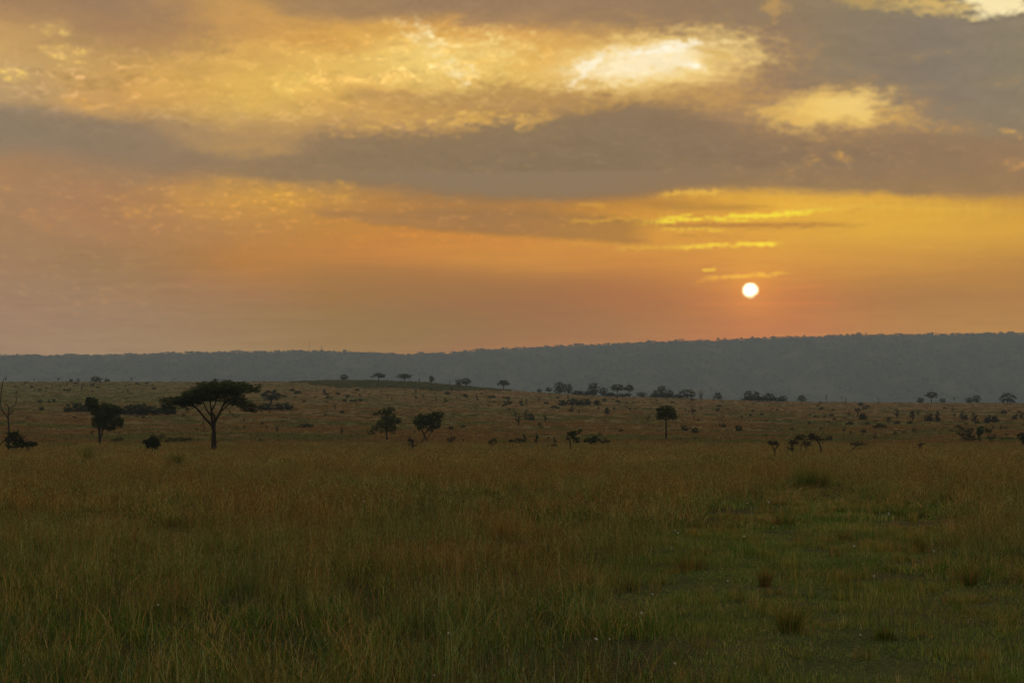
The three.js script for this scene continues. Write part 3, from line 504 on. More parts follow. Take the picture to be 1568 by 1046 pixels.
// saplings and bushes on the lower slope: [X, d, foot Y, label, stems, clumps, colour, name]
const stems = (X, Y, h, n, lean = 2) => [...Array(n)].map((_, i) => [0.5, 0.2, [X + (i - (n - 1) / 2) * 0.8, Y + 4], [X + (i - (n - 1) / 2) * lean * 0.7, Y - h * 0.5], [X + (i - (n - 1) / 2) * lean, Y - h]]);
const BUSHES = [
  ['sapling', 400, 236, 682, 'tiny bright green sapling just right of the umbrella acacia', 1, 4, [[400, 676, 2.2, 3, 70], [400, 672, 1.4, 2, 26]], [0.05, 0.085, 0.03]],
  ['round_bush', 179, 240, 681, 'brown-green rounded bush close right of the leafy tree', 4, 7, [[176, 676, 9, 4, 220], [184, 673, 6, 3.5, 150], [170, 678, 5, 2.6, 80], [188, 671, 3, 1.6, 30]], [0.07, 0.068, 0.036]],
  ['bare_bush', 243, 238, 682, 'pale brown bare bush rising behind the blocky bush', 6, 16, [[243, 666, 9, 5, 70], [252, 673, 6, 6, 60], [238, 672, 5, 5, 40]], [0.09, 0.075, 0.055]],
  ['spreading_bush', 276, 238, 681, 'wide low twiggy bush between blocky bush and umbrella acacia', 6, 8, [[266, 675, 8, 4.5, 170], [278, 673, 9, 3.5, 180], [289, 673, 7, 2.4, 110], [258, 677, 4, 4, 70]], [0.062, 0.058, 0.034]],
  ['low_bush', 82, 240, 681, 'low dark bush in the hollow between dead tree and leafy tree', 3, 4, [[78, 678, 6, 3.4, 190], [86, 678.5, 6, 3, 170]], [0.038, 0.052, 0.03]],
  ['stick_shrub', 709.6, 238, 681, 'short dead stick shrub right of the twiggy shrub', 2, 8, [[709.6, 674, 1.6, 1.6, 14]], [0.06, 0.05, 0.035]],
  ['tuft_shrub', 756, 215, 686, 'small feathery shrub at the grass edge near the middle', 4, 11, [[755, 677, 6, 4, 110], [759, 673, 4, 2.5, 46], [752, 682, 4, 3, 50]], [0.06, 0.07, 0.036]],
  ['flat_bush', 791, 238, 680, 'flat dark bush beside three slim saplings near the middle', 4, 4, [[784, 676, 7, 2.6, 150], [795, 675, 8, 3.4, 220], [777, 678, 4, 1.6, 40]], [0.042, 0.05, 0.026]],
  ['slim_sapling', 803, 235, 679, 'first slim sapling, half hidden by the flat dark bush', 2, 11, [[803, 669, 3, 3.6, 80], [804, 674, 2.4, 3, 46]], [0.05, 0.058, 0.036]],
  ['slim_sapling', 821.5, 226, 681, 'darkest slim sapling with a black stem and thin leaf column', 2, 14, [[821.6, 668, 2.2, 4, 84], [820.8, 675, 1.6, 4, 50]], [0.04, 0.055, 0.034]],
  ['slim_sapling', 849.5, 235, 680, 'faint feathery sapling left of the leaning tree', 3, 10, [[849.6, 672, 2.2, 4, 40], [849.6, 677, 3, 2, 30]], [0.06, 0.062, 0.04]],
  ['mound_bush', 908, 226, 681, 'dark mound-shaped bush right of the small leaning tree', 5, 6, [[905, 674, 8, 5, 320], [912, 672, 6, 5, 240], [924, 676, 7, 2.8, 150], [897, 676, 4, 3, 70], [930, 677, 4, 2, 40]], [0.044, 0.052, 0.026]],
  ['low_bush', 846, 205, 687, 'low flat tuft of leaves in grass before the leaning tree', 2, 3, [[843, 683, 6, 1.6, 70], [850, 681.5, 4, 1.6, 50]], [0.042, 0.052, 0.026]],
  ['green_bush', 1498, 250, 676, 'brightest green upright bush amid the shrub cluster at far right', 3, 9, [[1499, 658, 5, 5.5, 260], [1496.5, 663, 4, 5, 160], [1497, 669, 2.4, 4, 60]], [0.03, 0.07, 0.026]],
  ['cluster_shrub', 1471, 262, 668, 'ragged grey-green shrub on the near side of the bright green bush', 4, 10, [[1471, 656.5, 5, 2.5, 80], [1467, 663, 5, 4, 90], [1475, 667, 5, 3, 70]], [0.05, 0.05, 0.036]],
  ['cluster_shrub', 1484, 252, 675, 'tall ragged shrub touching the bright green bush', 5, 13, [[1484, 660, 5, 4.5, 130], [1482, 667, 5, 4, 120], [1489, 671, 6, 3, 90], [1477, 673, 6, 2, 70]], [0.045, 0.052, 0.032]],
  ['purplish_bush', 1512, 268, 666, 'purplish low bush right of the bright green bush', 3, 5, [[1511, 659, 5.5, 3, 150], [1517, 654, 3, 1.6, 30]], [0.055, 0.045, 0.04]],
  ['low_bush', 1516, 250, 675, 'low leafy bush below the purplish bush', 3, 4, [[1513, 671, 6, 2.4, 90], [1520, 669, 4, 3, 60], [1536, 671, 9, 1.4, 60]], [0.045, 0.06, 0.03]],
  ['dark_bush', 1564, 222, 684, 'dark leafy bush cut by the right edge of view', 4, 14, [[1562, 668, 6, 5, 240], [1568, 672, 7, 6, 240], [1567, 679, 4, 4, 120], [1571, 665, 6, 5, 160]], [0.038, 0.048, 0.026]],
];
for (const [name, X, d, Y, label, n, h, clumps, col] of BUSHES) plant({ X, d, Y0: Y, name, label, category: /sapling/.test(name) ? 'sapling' : 'bush', limbs: stems(X, Y, h, n, Math.min(4, clumps[0][2] * 0.7)), clumps, leafCol: col, size: 0.17, bark: TWIG, woodName: 'stems', crownName: 'leaves' });

// ------------------------------------------------------------------ trees and bushes up the slope and along the ridge
const proto = {};
function makeTree(kind, seedCol) {                            // unit trees: crown one metre wide, foot at the origin, height given apart
  const root = new THREE.Group(), wood = new Mesher(), fol = new Mesher(), c = seedCol;
  const F = (x, y, z, rx, ry, rz, n, s = 0.035, up = 0.25) => foliage(fol, x, y, z, rx, ry, rz, n, s, c, up);
  if (kind === 'umbrella') {
    limb(wood, [[0, -0.04, 0], [0.01, 0.18, 0], [0.03, 0.32, 0.02]], 0.035, 0.02); limb(wood, [[0.01, 0.15, 0], [-0.12, 0.3, 0.04], [-0.26, 0.38, 0.06]], 0.02, 0.008); limb(wood, [[0.01, 0.17, 0], [0.14, 0.3, -0.04], [0.28, 0.37, -0.06]], 0.02, 0.008);
    F(0, 0.38, 0, 0.38, 0.1, 0.38, 520, 0.038, 0.45); F(0, 0.31, 0, 0.46, 0.085, 0.42, 480, 0.038, 0.5); F(-0.1, 0.46, 0, 0.22, 0.04, 0.22, 110, 0.03, 0.5); F(0.36, 0.31, 0.05, 0.13, 0.05, 0.13, 70); F(-0.38, 0.3, 0, 0.12, 0.05, 0.14, 70);
  } else if (kind === 'dome') {
    limb(wood, [[0, -0.04, 0], [0, 0.12, 0], [0.03, 0.26, 0]], 0.04, 0.02); limb(wood, [[0, 0.06, 0], [-0.16, 0.2, 0.03]], 0.02, 0.01); limb(wood, [[0.01, 0.06, 0], [0.18, 0.2, 0]], 0.02, 0.01);
    F(0, 0.26, 0, 0.36, 0.19, 0.36, 560); F(-0.25, 0.17, 0.02, 0.22, 0.13, 0.24, 220); F(0.26, 0.16, 0, 0.22, 0.13, 0.24, 220); F(0.05, 0.36, 0, 0.22, 0.08, 0.22, 140); F(0, 0.1, 0.1, 0.36, 0.08, 0.3, 160);
  } else if (kind === 'round') {
    limb(wood, [[0, -0.05, 0], [0.01, 0.22, 0], [0, 0.45, 0]], 0.055, 0.03); limb(wood, [[0.01, 0.22, 0], [-0.2, 0.45, 0.05]], 0.03, 0.012); limb(wood, [[0.01, 0.24, 0], [0.22, 0.46, -0.04]], 0.03, 0.012);
    F(0, 0.58, 0, 0.4, 0.28, 0.4, 640, 0.05); F(-0.26, 0.46, 0, 0.24, 0.2, 0.24, 220, 0.05); F(0.27, 0.42, 0.03, 0.24, 0.2, 0.24, 220, 0.05); F(0.04, 0.8, 0, 0.22, 0.1, 0.22, 120, 0.045);
  } else if (kind === 'slim') {
    limb(wood, [[0, -0.06, 0], [0.03, 0.5, 0], [0, 1.2, 0]], 0.08, 0.03); F(0, 1.2, 0, 0.3, 0.4, 0.3, 170, 0.09); F(0.08, 0.75, 0, 0.2, 0.3, 0.2, 60, 0.09);
  } else if (kind === 'bare') {
    for (let i = 0; i < 26; i++) { const a = rand(0.25, 2.9), l = rand(0.55, 0.9), z = rand(-0.3, 0.3); limb(wood, [[0, -0.03, 0], [Math.cos(a) * l * 0.25, Math.sin(a) * l * 0.5, z * 0.4], [Math.cos(a) * l * 0.55, Math.sin(a) * l, z]], 0.018, 0.005, [0.12, 0.105, 0.095], 5); }
  } else if (kind === 'tuft') {                               // an upright shrub
    for (let i = 0; i < 3; i++) limb(wood, [[0, -0.05, 0], [rand(-0.15, 0.15), 0.4, rand(-0.1, 0.1)], [rand(-0.3, 0.3), 0.8, rand(-0.2, 0.2)]], 0.04, 0.015, TWIG, 5);
    F(rand(-0.1, 0.1), 0.75, 0, 0.36, 0.3, 0.36, 120, 0.085); F(0.2, 0.5, 0, 0.3, 0.25, 0.3, 70, 0.085); F(-0.22, 0.55, 0.1, 0.26, 0.22, 0.26, 56, 0.085);
  } else {                                                    // 'mound', a low shrub
    for (let i = 0; i < 3; i++) limb(wood, [[0, -0.05, 0], [rand(-0.2, 0.2), 0.12, rand(-0.1, 0.1)], [rand(-0.35, 0.35), 0.28, rand(-0.2, 0.2)]], 0.025, 0.01, TWIG, 5);
    F(0, 0.25, 0, 0.38, 0.19, 0.38, 260, 0.06); F(-0.26, 0.18, 0, 0.26, 0.16, 0.28, 140, 0.06); F(0.28, 0.16, 0.05, 0.26, 0.14, 0.28, 130, 0.06); F(0, 0.1, 0, 0.48, 0.1, 0.4, 200, 0.06);
  }
  const shrub = kind === 'tuft' || kind === 'mound';
  part(shrub ? 'stems' : 'trunk', wood.build(), M.bark, root);
  if (fol.p.length) part(shrub ? 'leaves' : 'crown', fol.build(), M.leaves, root);
  return root;
}
const HIGH = { umbrella: 0.5, dome: 0.45, round: 0.9, slim: 1.6, bare: 0.85, tuft: 1.08, mound: 0.46 };
function variants(kind, n, col) { return (proto[kind + col] ??= [...Array(n)].map(() => makeTree(kind, col))); }
let pick = 0;
function put(kind, X, d, w, h, col, name, label, category, group, x0) {   // w, h in chart units at distance d
  const list = variants(kind, 3, col), o = list[pick++ % list.length].clone(), k = d / LENS;
  o.position.copy(x0 ?? stand(X, d)); o.rotation.y = rand(0, 6.28);
  o.scale.set(w * k, h * k / HIGH[kind], w * k);
  return add(o, name, label, category, group);
}
const ORD = ['first', 'second', 'third', 'fourth', 'fifth', 'sixth', 'seventh', 'eighth', 'ninth', 'tenth', 'eleventh', 'twelfth', 'thirteenth', 'fourteenth', 'fifteenth', 'sixteenth', 'seventeenth', 'eighteenth', 'nineteenth', 'twentieth', 'twenty-first', 'twenty-second', 'twenty-third', 'twenty-fourth'];
{
  // [kind, X, width, top Y, foot Y] along the ridge, left to right
  const RIDGE = [
    ['slim', 53, 4, 581.5, 586], ['slim', 90, 5, 580, 586], ['mound', 110, 7, 582, 586], ['slim', 119, 3.4, 581, 586], ['dome', 148, 24, 578.5, 586], ['mound', 165, 9, 581, 586], ['slim', 202, 5, 579.5, 586], ['slim', 330, 4, 581, 586],
    ['round', 527, 14, 574.5, 585], ['umbrella', 580, 24, 573, 586], ['umbrella', 620, 26, 572, 586], ['slim', 642, 4.5, 581, 588], ['round', 661, 11, 578.5, 591], ['slim', 689, 3, 584, 592], ['dome', 703, 15, 582, 592], ['round', 714, 16, 579, 592], ['umbrella', 771, 21, 584, 598.5],
    ['dome', 826, 11, 597, 602], ['round', 840, 11, 594.5, 603], ['dome', 857, 21, 586.5, 604], ['dome', 870, 16, 590, 604.5], ['dome', 909, 26, 588.5, 607.5], ['dome', 924, 16, 595, 608], ['umbrella', 945, 24, 590.5, 608.5], ['umbrella', 963, 18, 591, 608.5], ['dome', 982, 20, 602, 609], ['dome', 1003, 9, 598, 609], ['dome', 1013, 21, 592, 609.5], ['dome', 1025, 15, 598, 609.5],
    ['mound', 884, 22, 600.5, 606.5], ['mound', 897, 24, 601.5, 607.5], ['mound', 935, 22, 603, 608.5], ['mound', 955, 26, 604, 609], ['mound', 1004, 22, 604, 609.5], ['mound', 1020, 26, 604, 610], ['mound', 1037, 18, 605, 610.5], ['dome', 1052, 30, 597.5, 610.5], ['bare', 1073, 18, 592.5, 611], ['dome', 1098.5, 15, 602.5, 612.5], ['dome', 1145, 17, 600, 614.5], ['dome', 1157, 16, 600.5, 614.5], ['dome', 1178, 24, 603, 615], ['mound', 1150, 34, 608, 615], ['mound', 1168, 22, 609, 615.5], ['mound', 1189, 24, 610, 616], ['dome', 1198, 18, 607.5, 615.5], ['dome', 1227, 16, 606.5, 616], ['slim', 1264.5, 5, 607.5, 617], ['slim', 1288, 3, 609, 616.5], ['bare', 1294, 7, 608.5, 617], ['slim', 1344, 3.6, 611, 617],
    ['dome', 1408, 17, 610.5, 618], ['umbrella', 1425, 20, 601.5, 618], ['dome', 1442, 13, 611.5, 618], ['slim', 1460, 4.6, 612, 622], ['dome', 1483, 15, 610, 618], ['dome', 1494.5, 16, 606.5, 618], ['dome', 1541.5, 27, 603.5, 618.5],
  ];
  const said = { umbrella: 'flat umbrella tree', dome: 'low dome-shaped tree', round: 'tall round-crowned tree', slim: 'small slim tree', bare: 'leafless grey tree', mound: 'low ridge bush' }, count = {};
  for (const [kind, X, w, top, foot] of RIDGE) {
    const n = (count[kind] = (count[kind] ?? 0) + 1), d = kind === 'slim' && foot > 620 ? 900 : CREST - 6;
    put(kind, X, d, w, foot - top + 0.8, X < 700 ? [0.055, 0.062, 0.034] : [0.042, 0.05, 0.027], kind === 'mound' ? 'ridge_bush' : kind + '_ridge_tree', said[kind] + ' on the far ridge, ' + ORD[n - 1] + ' of that shape from the left', kind === 'mound' ? 'bush' : 'tree', 'trees along the far ridge');
  }
  // larger bushes part-way up the slope
  const MID = [
    ['round', 416, 32, 598, 619, 'dark umbrella tree rising from a low hedge right of the acacia', 'slope_tree'], ['mound', 408, 26, 617, 629, 'long low hedge bush under the dark umbrella tree, nearer half', 'hedge_bush'], ['mound', 435, 36, 618, 629, 'long low hedge bush under the dark umbrella tree, farther half', 'hedge_bush'],
    ['mound', 115, 32, 617, 632, 'low dark dome bush touching the leafy tree on its far side', 'slope_bush'], ['mound', 133, 22, 620, 632, 'small dark bush partly behind the leafy tree lobe', 'slope_bush'],
    ['mound', 200, 30, 620, 636, 'grey-green bush at the start of the long bush line behind', 'line_bush'], ['mound', 216, 30, 618.5, 636, 'tallest grey-green bush in the long bush line behind', 'line_bush'], ['mound', 236, 30, 621, 636, 'grey-green bush in the bush line nearest the acacia crown', 'line_bush'], ['mound', 257, 30, 620, 636, 'grey-green bush in the bush line hidden behind the acacia crown', 'line_bush'],
    ['mound', 65, 13, 624, 629, 'small bright green bush on the slope right of the dead tree', 'slope_bush'], ['mound', 63, 6, 612, 617.5, 'first of three round dots of bush above the small green bush', 'dot_bush'], ['mound', 76.5, 5, 613, 617.5, 'smallest of three round dots of bush above the small green bush', 'dot_bush'], ['mound', 84, 7, 611.5, 617, 'last of three round dots of bush above the small green bush', 'dot_bush'],
    ['mound', 861, 15, 612, 621.5, 'low bush at the near end of the dark hedge below the ridge', 'hedge_bush'], ['mound', 878, 26, 611, 621.5, 'broadest low bush of the dark hedge below the ridge', 'hedge_bush'], ['mound', 896, 20, 611.5, 621, 'low bush of the dark hedge just right of the broadest', 'hedge_bush'], ['mound', 914, 14, 612.5, 621, 'low bush at the right end of the dark hedge below the ridge', 'hedge_bush'],
    ['mound', 470, 22, 649, 656, 'low straggling bush patch left of the loose olive tree', 'slope_bush'], ['tuft', 524, 7, 655, 667, 'upright small shrub between the bush patch and loose olive tree', 'slope_shrub'], ['mound', 691, 9, 653, 658, 'small green bush above the twiggy shrub', 'slope_bush'], ['tuft', 789, 8, 631, 641, 'ragged pale shrub on mid slope, upper of two', 'slope_shrub'], ['tuft', 794, 12, 635, 652, 'ragged pale shrub on mid slope, lower of two', 'slope_shrub'],
    ['tuft', 804, 9, 631, 645, 'dark upright shrub on mid slope left of three', 'slope_shrub'], ['mound', 813, 12, 633, 645, 'dark shrub on mid slope in the middle of three', 'slope_bush'], ['tuft', 835, 8, 634, 649, 'dark thin shrub on mid slope right of three', 'slope_shrub'], ['round', 929, 10, 625, 638, 'small lollipop tree on mid slope below the dark hedge', 'slope_tree'], ['tuft', 886, 3.6, 627, 636, 'single dark post-like shrub below the dark hedge', 'slope_shrub'],
    ['tuft', 992, 8, 637, 646, 'dark shrub just left of the dome tree crown', 'slope_shrub'], ['mound', 1048, 11, 652, 660, 'upper purplish bush right of the dome tree trunk', 'slope_bush'], ['mound', 1063, 11, 655, 664.5, 'lower purplish bush right of the dome tree trunk', 'slope_bush'], ['mound', 1130, 12, 652, 661, 'lone dark bush on the slope midway to the arching thicket', 'slope_bush'],
    ['tuft', 1098, 9, 623, 634, 'dark thick shrub on upper slope below the first ridge pair', 'slope_shrub'], ['tuft', 1060, 12, 622, 636, 'ragged tall shrub on upper slope below the leafless tree', 'slope_shrub'], ['mound', 1346, 20, 649, 657, 'bright green low bush above the flat thorn shrub', 'slope_bush'], ['tuft', 1321, 10, 655, 667, 'dark leaning shrub above the flat thorn shrub', 'slope_shrub'], ['tuft', 1338, 7, 663, 676, 'grey slim shrub above and right of the flat thorn shrub', 'slope_shrub'], ['mound', 1268, 12, 668, 677, 'dull green bush right behind the arching thicket', 'slope_bush'],
    ['mound', 1421, 16, 634, 646, 'square dark bush in the right-hand shrub row', 'row_bush'], ['mound', 1434, 10, 634, 646, 'bush touching the square dark bush in the shrub row', 'row_bush'], ['tuft', 1470, 10, 630, 643, 'tallest dark shrub in the right-hand shrub row', 'row_bush'], ['mound', 1476, 11, 636, 644, 'low bush at the foot of the tallest row shrub', 'row_bush'], ['tuft', 1396, 9, 629, 646, 'upright dark shrub at the left end of the shrub row', 'row_bush'], ['tuft', 1492, 12, 631, 652, 'tall ragged shrub directly above the bright green bush', 'row_bush'], ['mound', 1511, 14, 636, 648, 'spreading dark bush in the row above the purplish bush', 'row_bush'], ['mound', 1522, 13, 637, 648, 'dark bush at the right end of the shrub row', 'row_bush'], ['tuft', 1562, 13, 629, 643, 'dark pointed shrub by the right edge of view, upper slope', 'row_bush'], ['mound', 1552, 9, 636, 643, 'low bush beside the dark pointed edge shrub', 'row_bush'], ['mound', 1320, 14, 633, 644, 'dark wide bush where the upper slope shrubs begin, right side', 'row_bush'], ['tuft', 1372, 11, 626, 641, 'forked dark shrub on the right upper slope', 'row_bush'],
  ];
  for (const [kind, X, w, top, foot, label, name] of MID) {
    const m = meet(X, foot);
    put(kind, X, m.d, w, foot - top + 0.5, X > 1030 ? [0.034, 0.032, 0.024] : [0.03, 0.04, 0.024], name, label, /tree/.test(name) ? 'tree' : /shrub/.test(name) ? 'shrub' : 'bush', null, onGround(m.x, m.d));
  }
  // scattered small shrubs: bands of [X from, X to, Y from, Y to, how many, size, group, label]
  const SCATTER = [
    [20, 245, 587, 604, 40, 4.2, 'specks of shrub high on the greener slope', 'tiny dark shrub speck high on the greener slope above the dead tree'],
    [395, 760, 599, 618, 62, 4.8, 'small shrubs below the ridge thicket', 'small grey-green shrub dotting the slope below the ridge thicket'],
    [770, 1060, 610, 632, 58, 4.8, 'small shrubs below the ridge trees', 'small dark shrub dotting the tawny slope below the middle ridge trees'],
    [1050, 1320, 617, 652, 34, 5, 'small shrubs on the open right slope', 'small dark shrub dotting the open tawny slope under the right ridge'],
    [1290, 1568, 620, 668, 56, 6, 'small shrubs among the right-hand shrub rows', 'small dark shrub scattered among the right-hand shrub rows'],
    [30, 560, 626, 672, 24, 5, 'small low shrubs on the lower slope', 'small low shrub on the lower slope between the bigger trees'],
    [700, 1300, 652, 678, 26, 5.5, 'small low shrubs in the green hollow', 'small low shrub in the green hollow beyond the tall grass'],
  ];
  for (const [x0, x1, y0, y1, n, size, group, label] of SCATTER) for (let i = 0, tries = 0; i < n && tries < 900; tries++) {
    const X = rand(x0, x1), Y = rand(y0, y1);
    if (noise2(X / 55, Y / 9) < -0.15 || (i % 3 && noise2b(X / 22, Y / 6) < 0)) continue;
    const m = meet(X, Y);
    if (m.d > CREST - 25 || m.d < 232) continue;
    const s = size * rand(0.6, 1.5), tall = R() < 0.45;
    put(tall ? 'tuft' : 'mound', X, m.d, tall ? s * 0.8 : s * 1.25, tall ? s * rand(1, 1.6) : s * 0.7, X > 760 ? [0.042, 0.042, 0.026] : [0.04, 0.05, 0.03], 'small_shrub', label, 'shrub', group, onGround(m.x, m.d));
    i++;
  }
  // the wooded bank under the ridge trees
  const bits = [];
  for (let i = 0; i < 2600; i++) {
    const X = rand(446, 785), d = rand(790, CREST + 6), taper = sstep(446, 520, X) * sstep(795, 640, X), edge = lerp(930, 815, taper) + 18 * noise2(X / 14, 2);
    if (d < edge) continue;
    bits.push([stand(X, d), rand(1.6, 3.2), rand(0.7, 1.9) * (R() < 0.08 ? 1.6 : 1) * (0.5 + 0.5 * taper)]);
  }
  instanced('ridge_thicket', makeLeafBall(46, 0.2, [0.12, 0.125, 0.07]), M.leaves, bits, 'continuous low green thicket along the ridge crest, left of middle', 'thicket');
  // grass clumps that roughen the open slope
  const tufts = [];
  for (let i = 0; i < 26000; i++) {
    const d = 215 * Math.pow(CREST / 215, Math.pow(R(), 0.8)), x = rand(-0.4, 0.4) * d;
    tufts.push([onGround(x, d), rand(1.0, 2.6), rand(0.28, 0.62)]);
  }
  instanced('slope_grass', slopeTuft(), M.grass, tufts, 'rough tawny and green grass covering the slope up to the ridge', 'grass', (x, d) => { const g = sstep(-0.25, 0.45, fbm(noise2b, x / 40, d / 34, 3) + 0.4 * noise2(x / 120, d / 70) + 0.5 * sstep(-40, -230, x) * sstep(350, 650, d)), s = rand(0.85, 1.35); return [lerp(1.2, 0.76, g) * s, lerp(0.76, 0.79, g) * s, lerp(0.25, 0.22, g) * s]; });
  // woods on the escarpment
  const woods = [];
  for (let i = 0; i < 17000; i++) {
    const d = rand(4200, 6260), x = rand(-0.46, 0.46) * d, y = scarp(x, d);
    if (y < 60 || fbm(noise2b, x / 240 + 5, d / 330, 3) > 0.3 && R() < 0.75) continue;
    const s = rand(7, 14) * (R() < 0.04 ? 1.5 : 1);
    woods.push([new THREE.Vector3(x, y, -d), s, s * rand(0.55, 0.9)]);
  }
  for (let i = 0; i < 900; i++) { const x = rand(-0.36, 0.36) * SCARP[1], s = rand(6, 12), d = SCARP[1] + rand(-20, 30); woods.push([new THREE.Vector3(x, scarp(x, d), -d), s * 1.3, s * rand(0.7, 1.1) * (0.7 + 0.8 * sstep(0, 0.6, noise2(x / 90, 4)))]); }
  instanced('escarpment_woodland', makeLeafBall(26, 0.26, [0.05, 0.062, 0.032]), M.leaves, woods, 'far bushland covering the hazy escarpment slope and skyline', 'woodland');
  // the few that stand clear on the skyline
  for (const [X, h] of [[528, 8], [626, 4], [835, 6], [839, 5], [905, 4], [1110, 6], [1135, 6], [1152, 7], [1185, 6], [1232, 6], [1269, 6], [1288, 5], [1298, 6], [1306, 6], [1315, 9], [1533, 6], [1551, 7], [266, 5], [285, 6], [335, 5], [427, 5], [392, 4]]) {
    const d = SCARP[1] - 5, x = (X - MIDX) / LENS * d;
    put('dome', X, d, h * 1.1, h * 0.55 + 1.2, [0.034, 0.042, 0.022], 'skyline_tree', 'tiny tree standing clear of the escarpment skyline', 'tree', 'tiny trees on the escarpment skyline', new THREE.Vector3(x, scarp(x, d), -d));
  }
  { const d = SCARP[1] - 5, x = (1326.5 - MIDX) / LENS * d; put('slim', 1326.5, d, 3, 7, [0.034, 0.042, 0.022], 'spire_tree', 'tallest spire-like tree on the right part of the escarpment skyline', 'tree', null, new THREE.Vector3(x, scarp(x, d), -d)); }
  for (const [X, top, foot, fat, label] of [[492.3, 529, 540, 0.45, 'short stout radio mast on the escarpment skyline'], [474, 520, 540, 0.28, 'tall thin radio mast, faint on the escarpment skyline']]) {
    const d = SCARP[1] - 30, x = (X - MIDX) / LENS * d, k = d / LENS, H = (foot - top) * k, root = new THREE.Group(), f = fat * k * 0.8, legs = new Mesher();
    root.position.set(x, scarp(x, d), -d);
    for (const [a, b] of [[1, 1], [1, -1], [-1, 1], [-1, -1]]) limb(legs, [[a * f * 0.5, -2, b * f * 0.5], [a * f * 0.42, H * 0.5, b * f * 0.42], [a * f * 0.3, H, b * f * 0.3]], 0.32 + f * 0.08, 0.25 + f * 0.06, [0.1, 0.1, 0.1], 5);
    for (let i = 0; i < 9; i++) { const y = H * (i + 0.5) / 9, w = f * lerp(0.5, 0.3, i / 9), v = y + H / 9; limb(legs, [[-w, y, w], [0, (y + v) / 2, w], [w, v, w]], 0.22, 0.22, [0.1, 0.1, 0.1], 4); limb(legs, [[w, y, -w], [0, (y + v) / 2, -w], [-w, v, -w]], 0.22, 0.22, [0.1, 0.1, 0.1], 4); }
    part('lattice', legs.build(), M.bark, root);
    part('antenna', new THREE.CylinderGeometry(0.35 + f * 0.22, 0.35 + f * 0.26, H * 0.3, 8).translate(0, H * 0.86, 0), M.metal, root);
    add(root, 'radio_mast', label, 'mast');
  }
}
function makeLeafBall(n, size, col) { const m = new Mesher(); foliage(m, 0, 0.42, 0, 0.5, 0.48, 0.5, n, size, col, 0.15, { bunch: 2, spread: 0.1 }); return m.build(); }
function slopeTuft() {
  const m = new Mesher();
  for (let i = 0; i < 26; i++) { const x = rand(-0.5, 0.5), z = rand(-0.5, 0.5), h = rand(0.5, 1), w = rand(0.04, 0.09), lx = rand(-0.15, 0.15), s = rand(0.13, 0.27); m.tri([x - w, -0.1, z], [x + w, -0.1, z + rand(-0.05, 0.05)], [x + lx, h, z + rand(-0.1, 0.1)], [s, s, s]); }
  return m.build();
}
function instanced(name, geometry, material, list, label, category, tint) {
  const im = new THREE.InstancedMesh(geometry, material, list.length), q = new THREE.Quaternion(), up = new THREE.Vector3(0, 1, 0), m = new THREE.Matrix4(), c = new THREE.Color();
  list.forEach(([p, w, h, t], i) => {
    q.setFromAxisAngle(up, rand(0, 6.283));
    im.setMatrixAt(i, m.compose(p, q, new THREE.Vector3(w, h, w)));
    const k = t ?? (tint ? tint(p.x, -p.z) : [1, 1, 1].map(() => rand(0.85, 1.15)));
    im.setColorAt(i, c.setRGB(...k));
  });
  return add(im, name, label, category, null, 'stuff');
}

const TUSSOCKS = [
  [1242, 750, 100, 43, 0.28, 'wide dark tussock behind the short turf, biggest of the tussocks'], [1206, 966, 74, 60, 0.42, 'tall spiky tussock with reddish stems alone on the near short turf'], [1056, 870, 84, 32, 0.5, 'low brownish tussock at the left side of the turf'], [1198, 806, 60, 32, 0.35, 'brown-green tussock on the far turf below the widest tussock'], [1403, 843, 30, 36, 0.3, 'narrow upright tussock on the right part of the turf'], [1290, 826, 34, 20, 0.55, 'squat dark tussock in the middle of the turf'], [1168, 892, 34, 36, 0.5, 'narrow green-brown tussock between the low brownish and tall spiky ones'], [1478, 896, 40, 56, 0.45, 'tall green tussock where turf meets grass on the right'], [1348, 974, 56, 26, 0.15, 'flat dark green tussock on the near turf'], [770, 830, 60, 44, 0.85, 'rusty tussock in the tall grass near the middle'], [1284, 888, 40, 20, 0.3, 'small green tussock right of the green-brown one'], [1388, 790, 90, 22, 0.05, 'broad deep-green mound of grass at the turf far side'], [262, 812, 36, 34, 0.25, 'green tussock in the tall grass toward the left'], [136, 706, 30, 22, 0.2, 'small green tussock below the leafy tree'], [270, 714, 40, 26, 0.35, 'olive tussock below and left of the acacia'],
];
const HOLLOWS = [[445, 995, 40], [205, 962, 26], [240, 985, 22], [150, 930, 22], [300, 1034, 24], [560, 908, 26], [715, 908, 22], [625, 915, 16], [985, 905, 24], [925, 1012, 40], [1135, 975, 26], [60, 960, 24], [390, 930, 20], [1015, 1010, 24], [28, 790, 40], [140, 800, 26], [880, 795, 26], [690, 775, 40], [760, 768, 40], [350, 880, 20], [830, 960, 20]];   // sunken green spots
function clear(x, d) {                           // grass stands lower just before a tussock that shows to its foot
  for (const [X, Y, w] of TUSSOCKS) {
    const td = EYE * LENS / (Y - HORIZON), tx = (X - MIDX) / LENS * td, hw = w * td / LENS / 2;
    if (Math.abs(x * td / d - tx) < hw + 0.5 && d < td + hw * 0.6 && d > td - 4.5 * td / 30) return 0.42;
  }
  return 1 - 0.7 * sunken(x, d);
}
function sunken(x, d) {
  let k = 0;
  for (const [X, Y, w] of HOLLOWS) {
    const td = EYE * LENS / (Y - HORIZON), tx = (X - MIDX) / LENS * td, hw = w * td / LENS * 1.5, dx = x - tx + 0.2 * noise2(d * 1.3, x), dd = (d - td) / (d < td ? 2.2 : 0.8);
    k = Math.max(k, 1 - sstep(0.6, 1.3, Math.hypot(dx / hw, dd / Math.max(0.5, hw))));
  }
  return k;
}
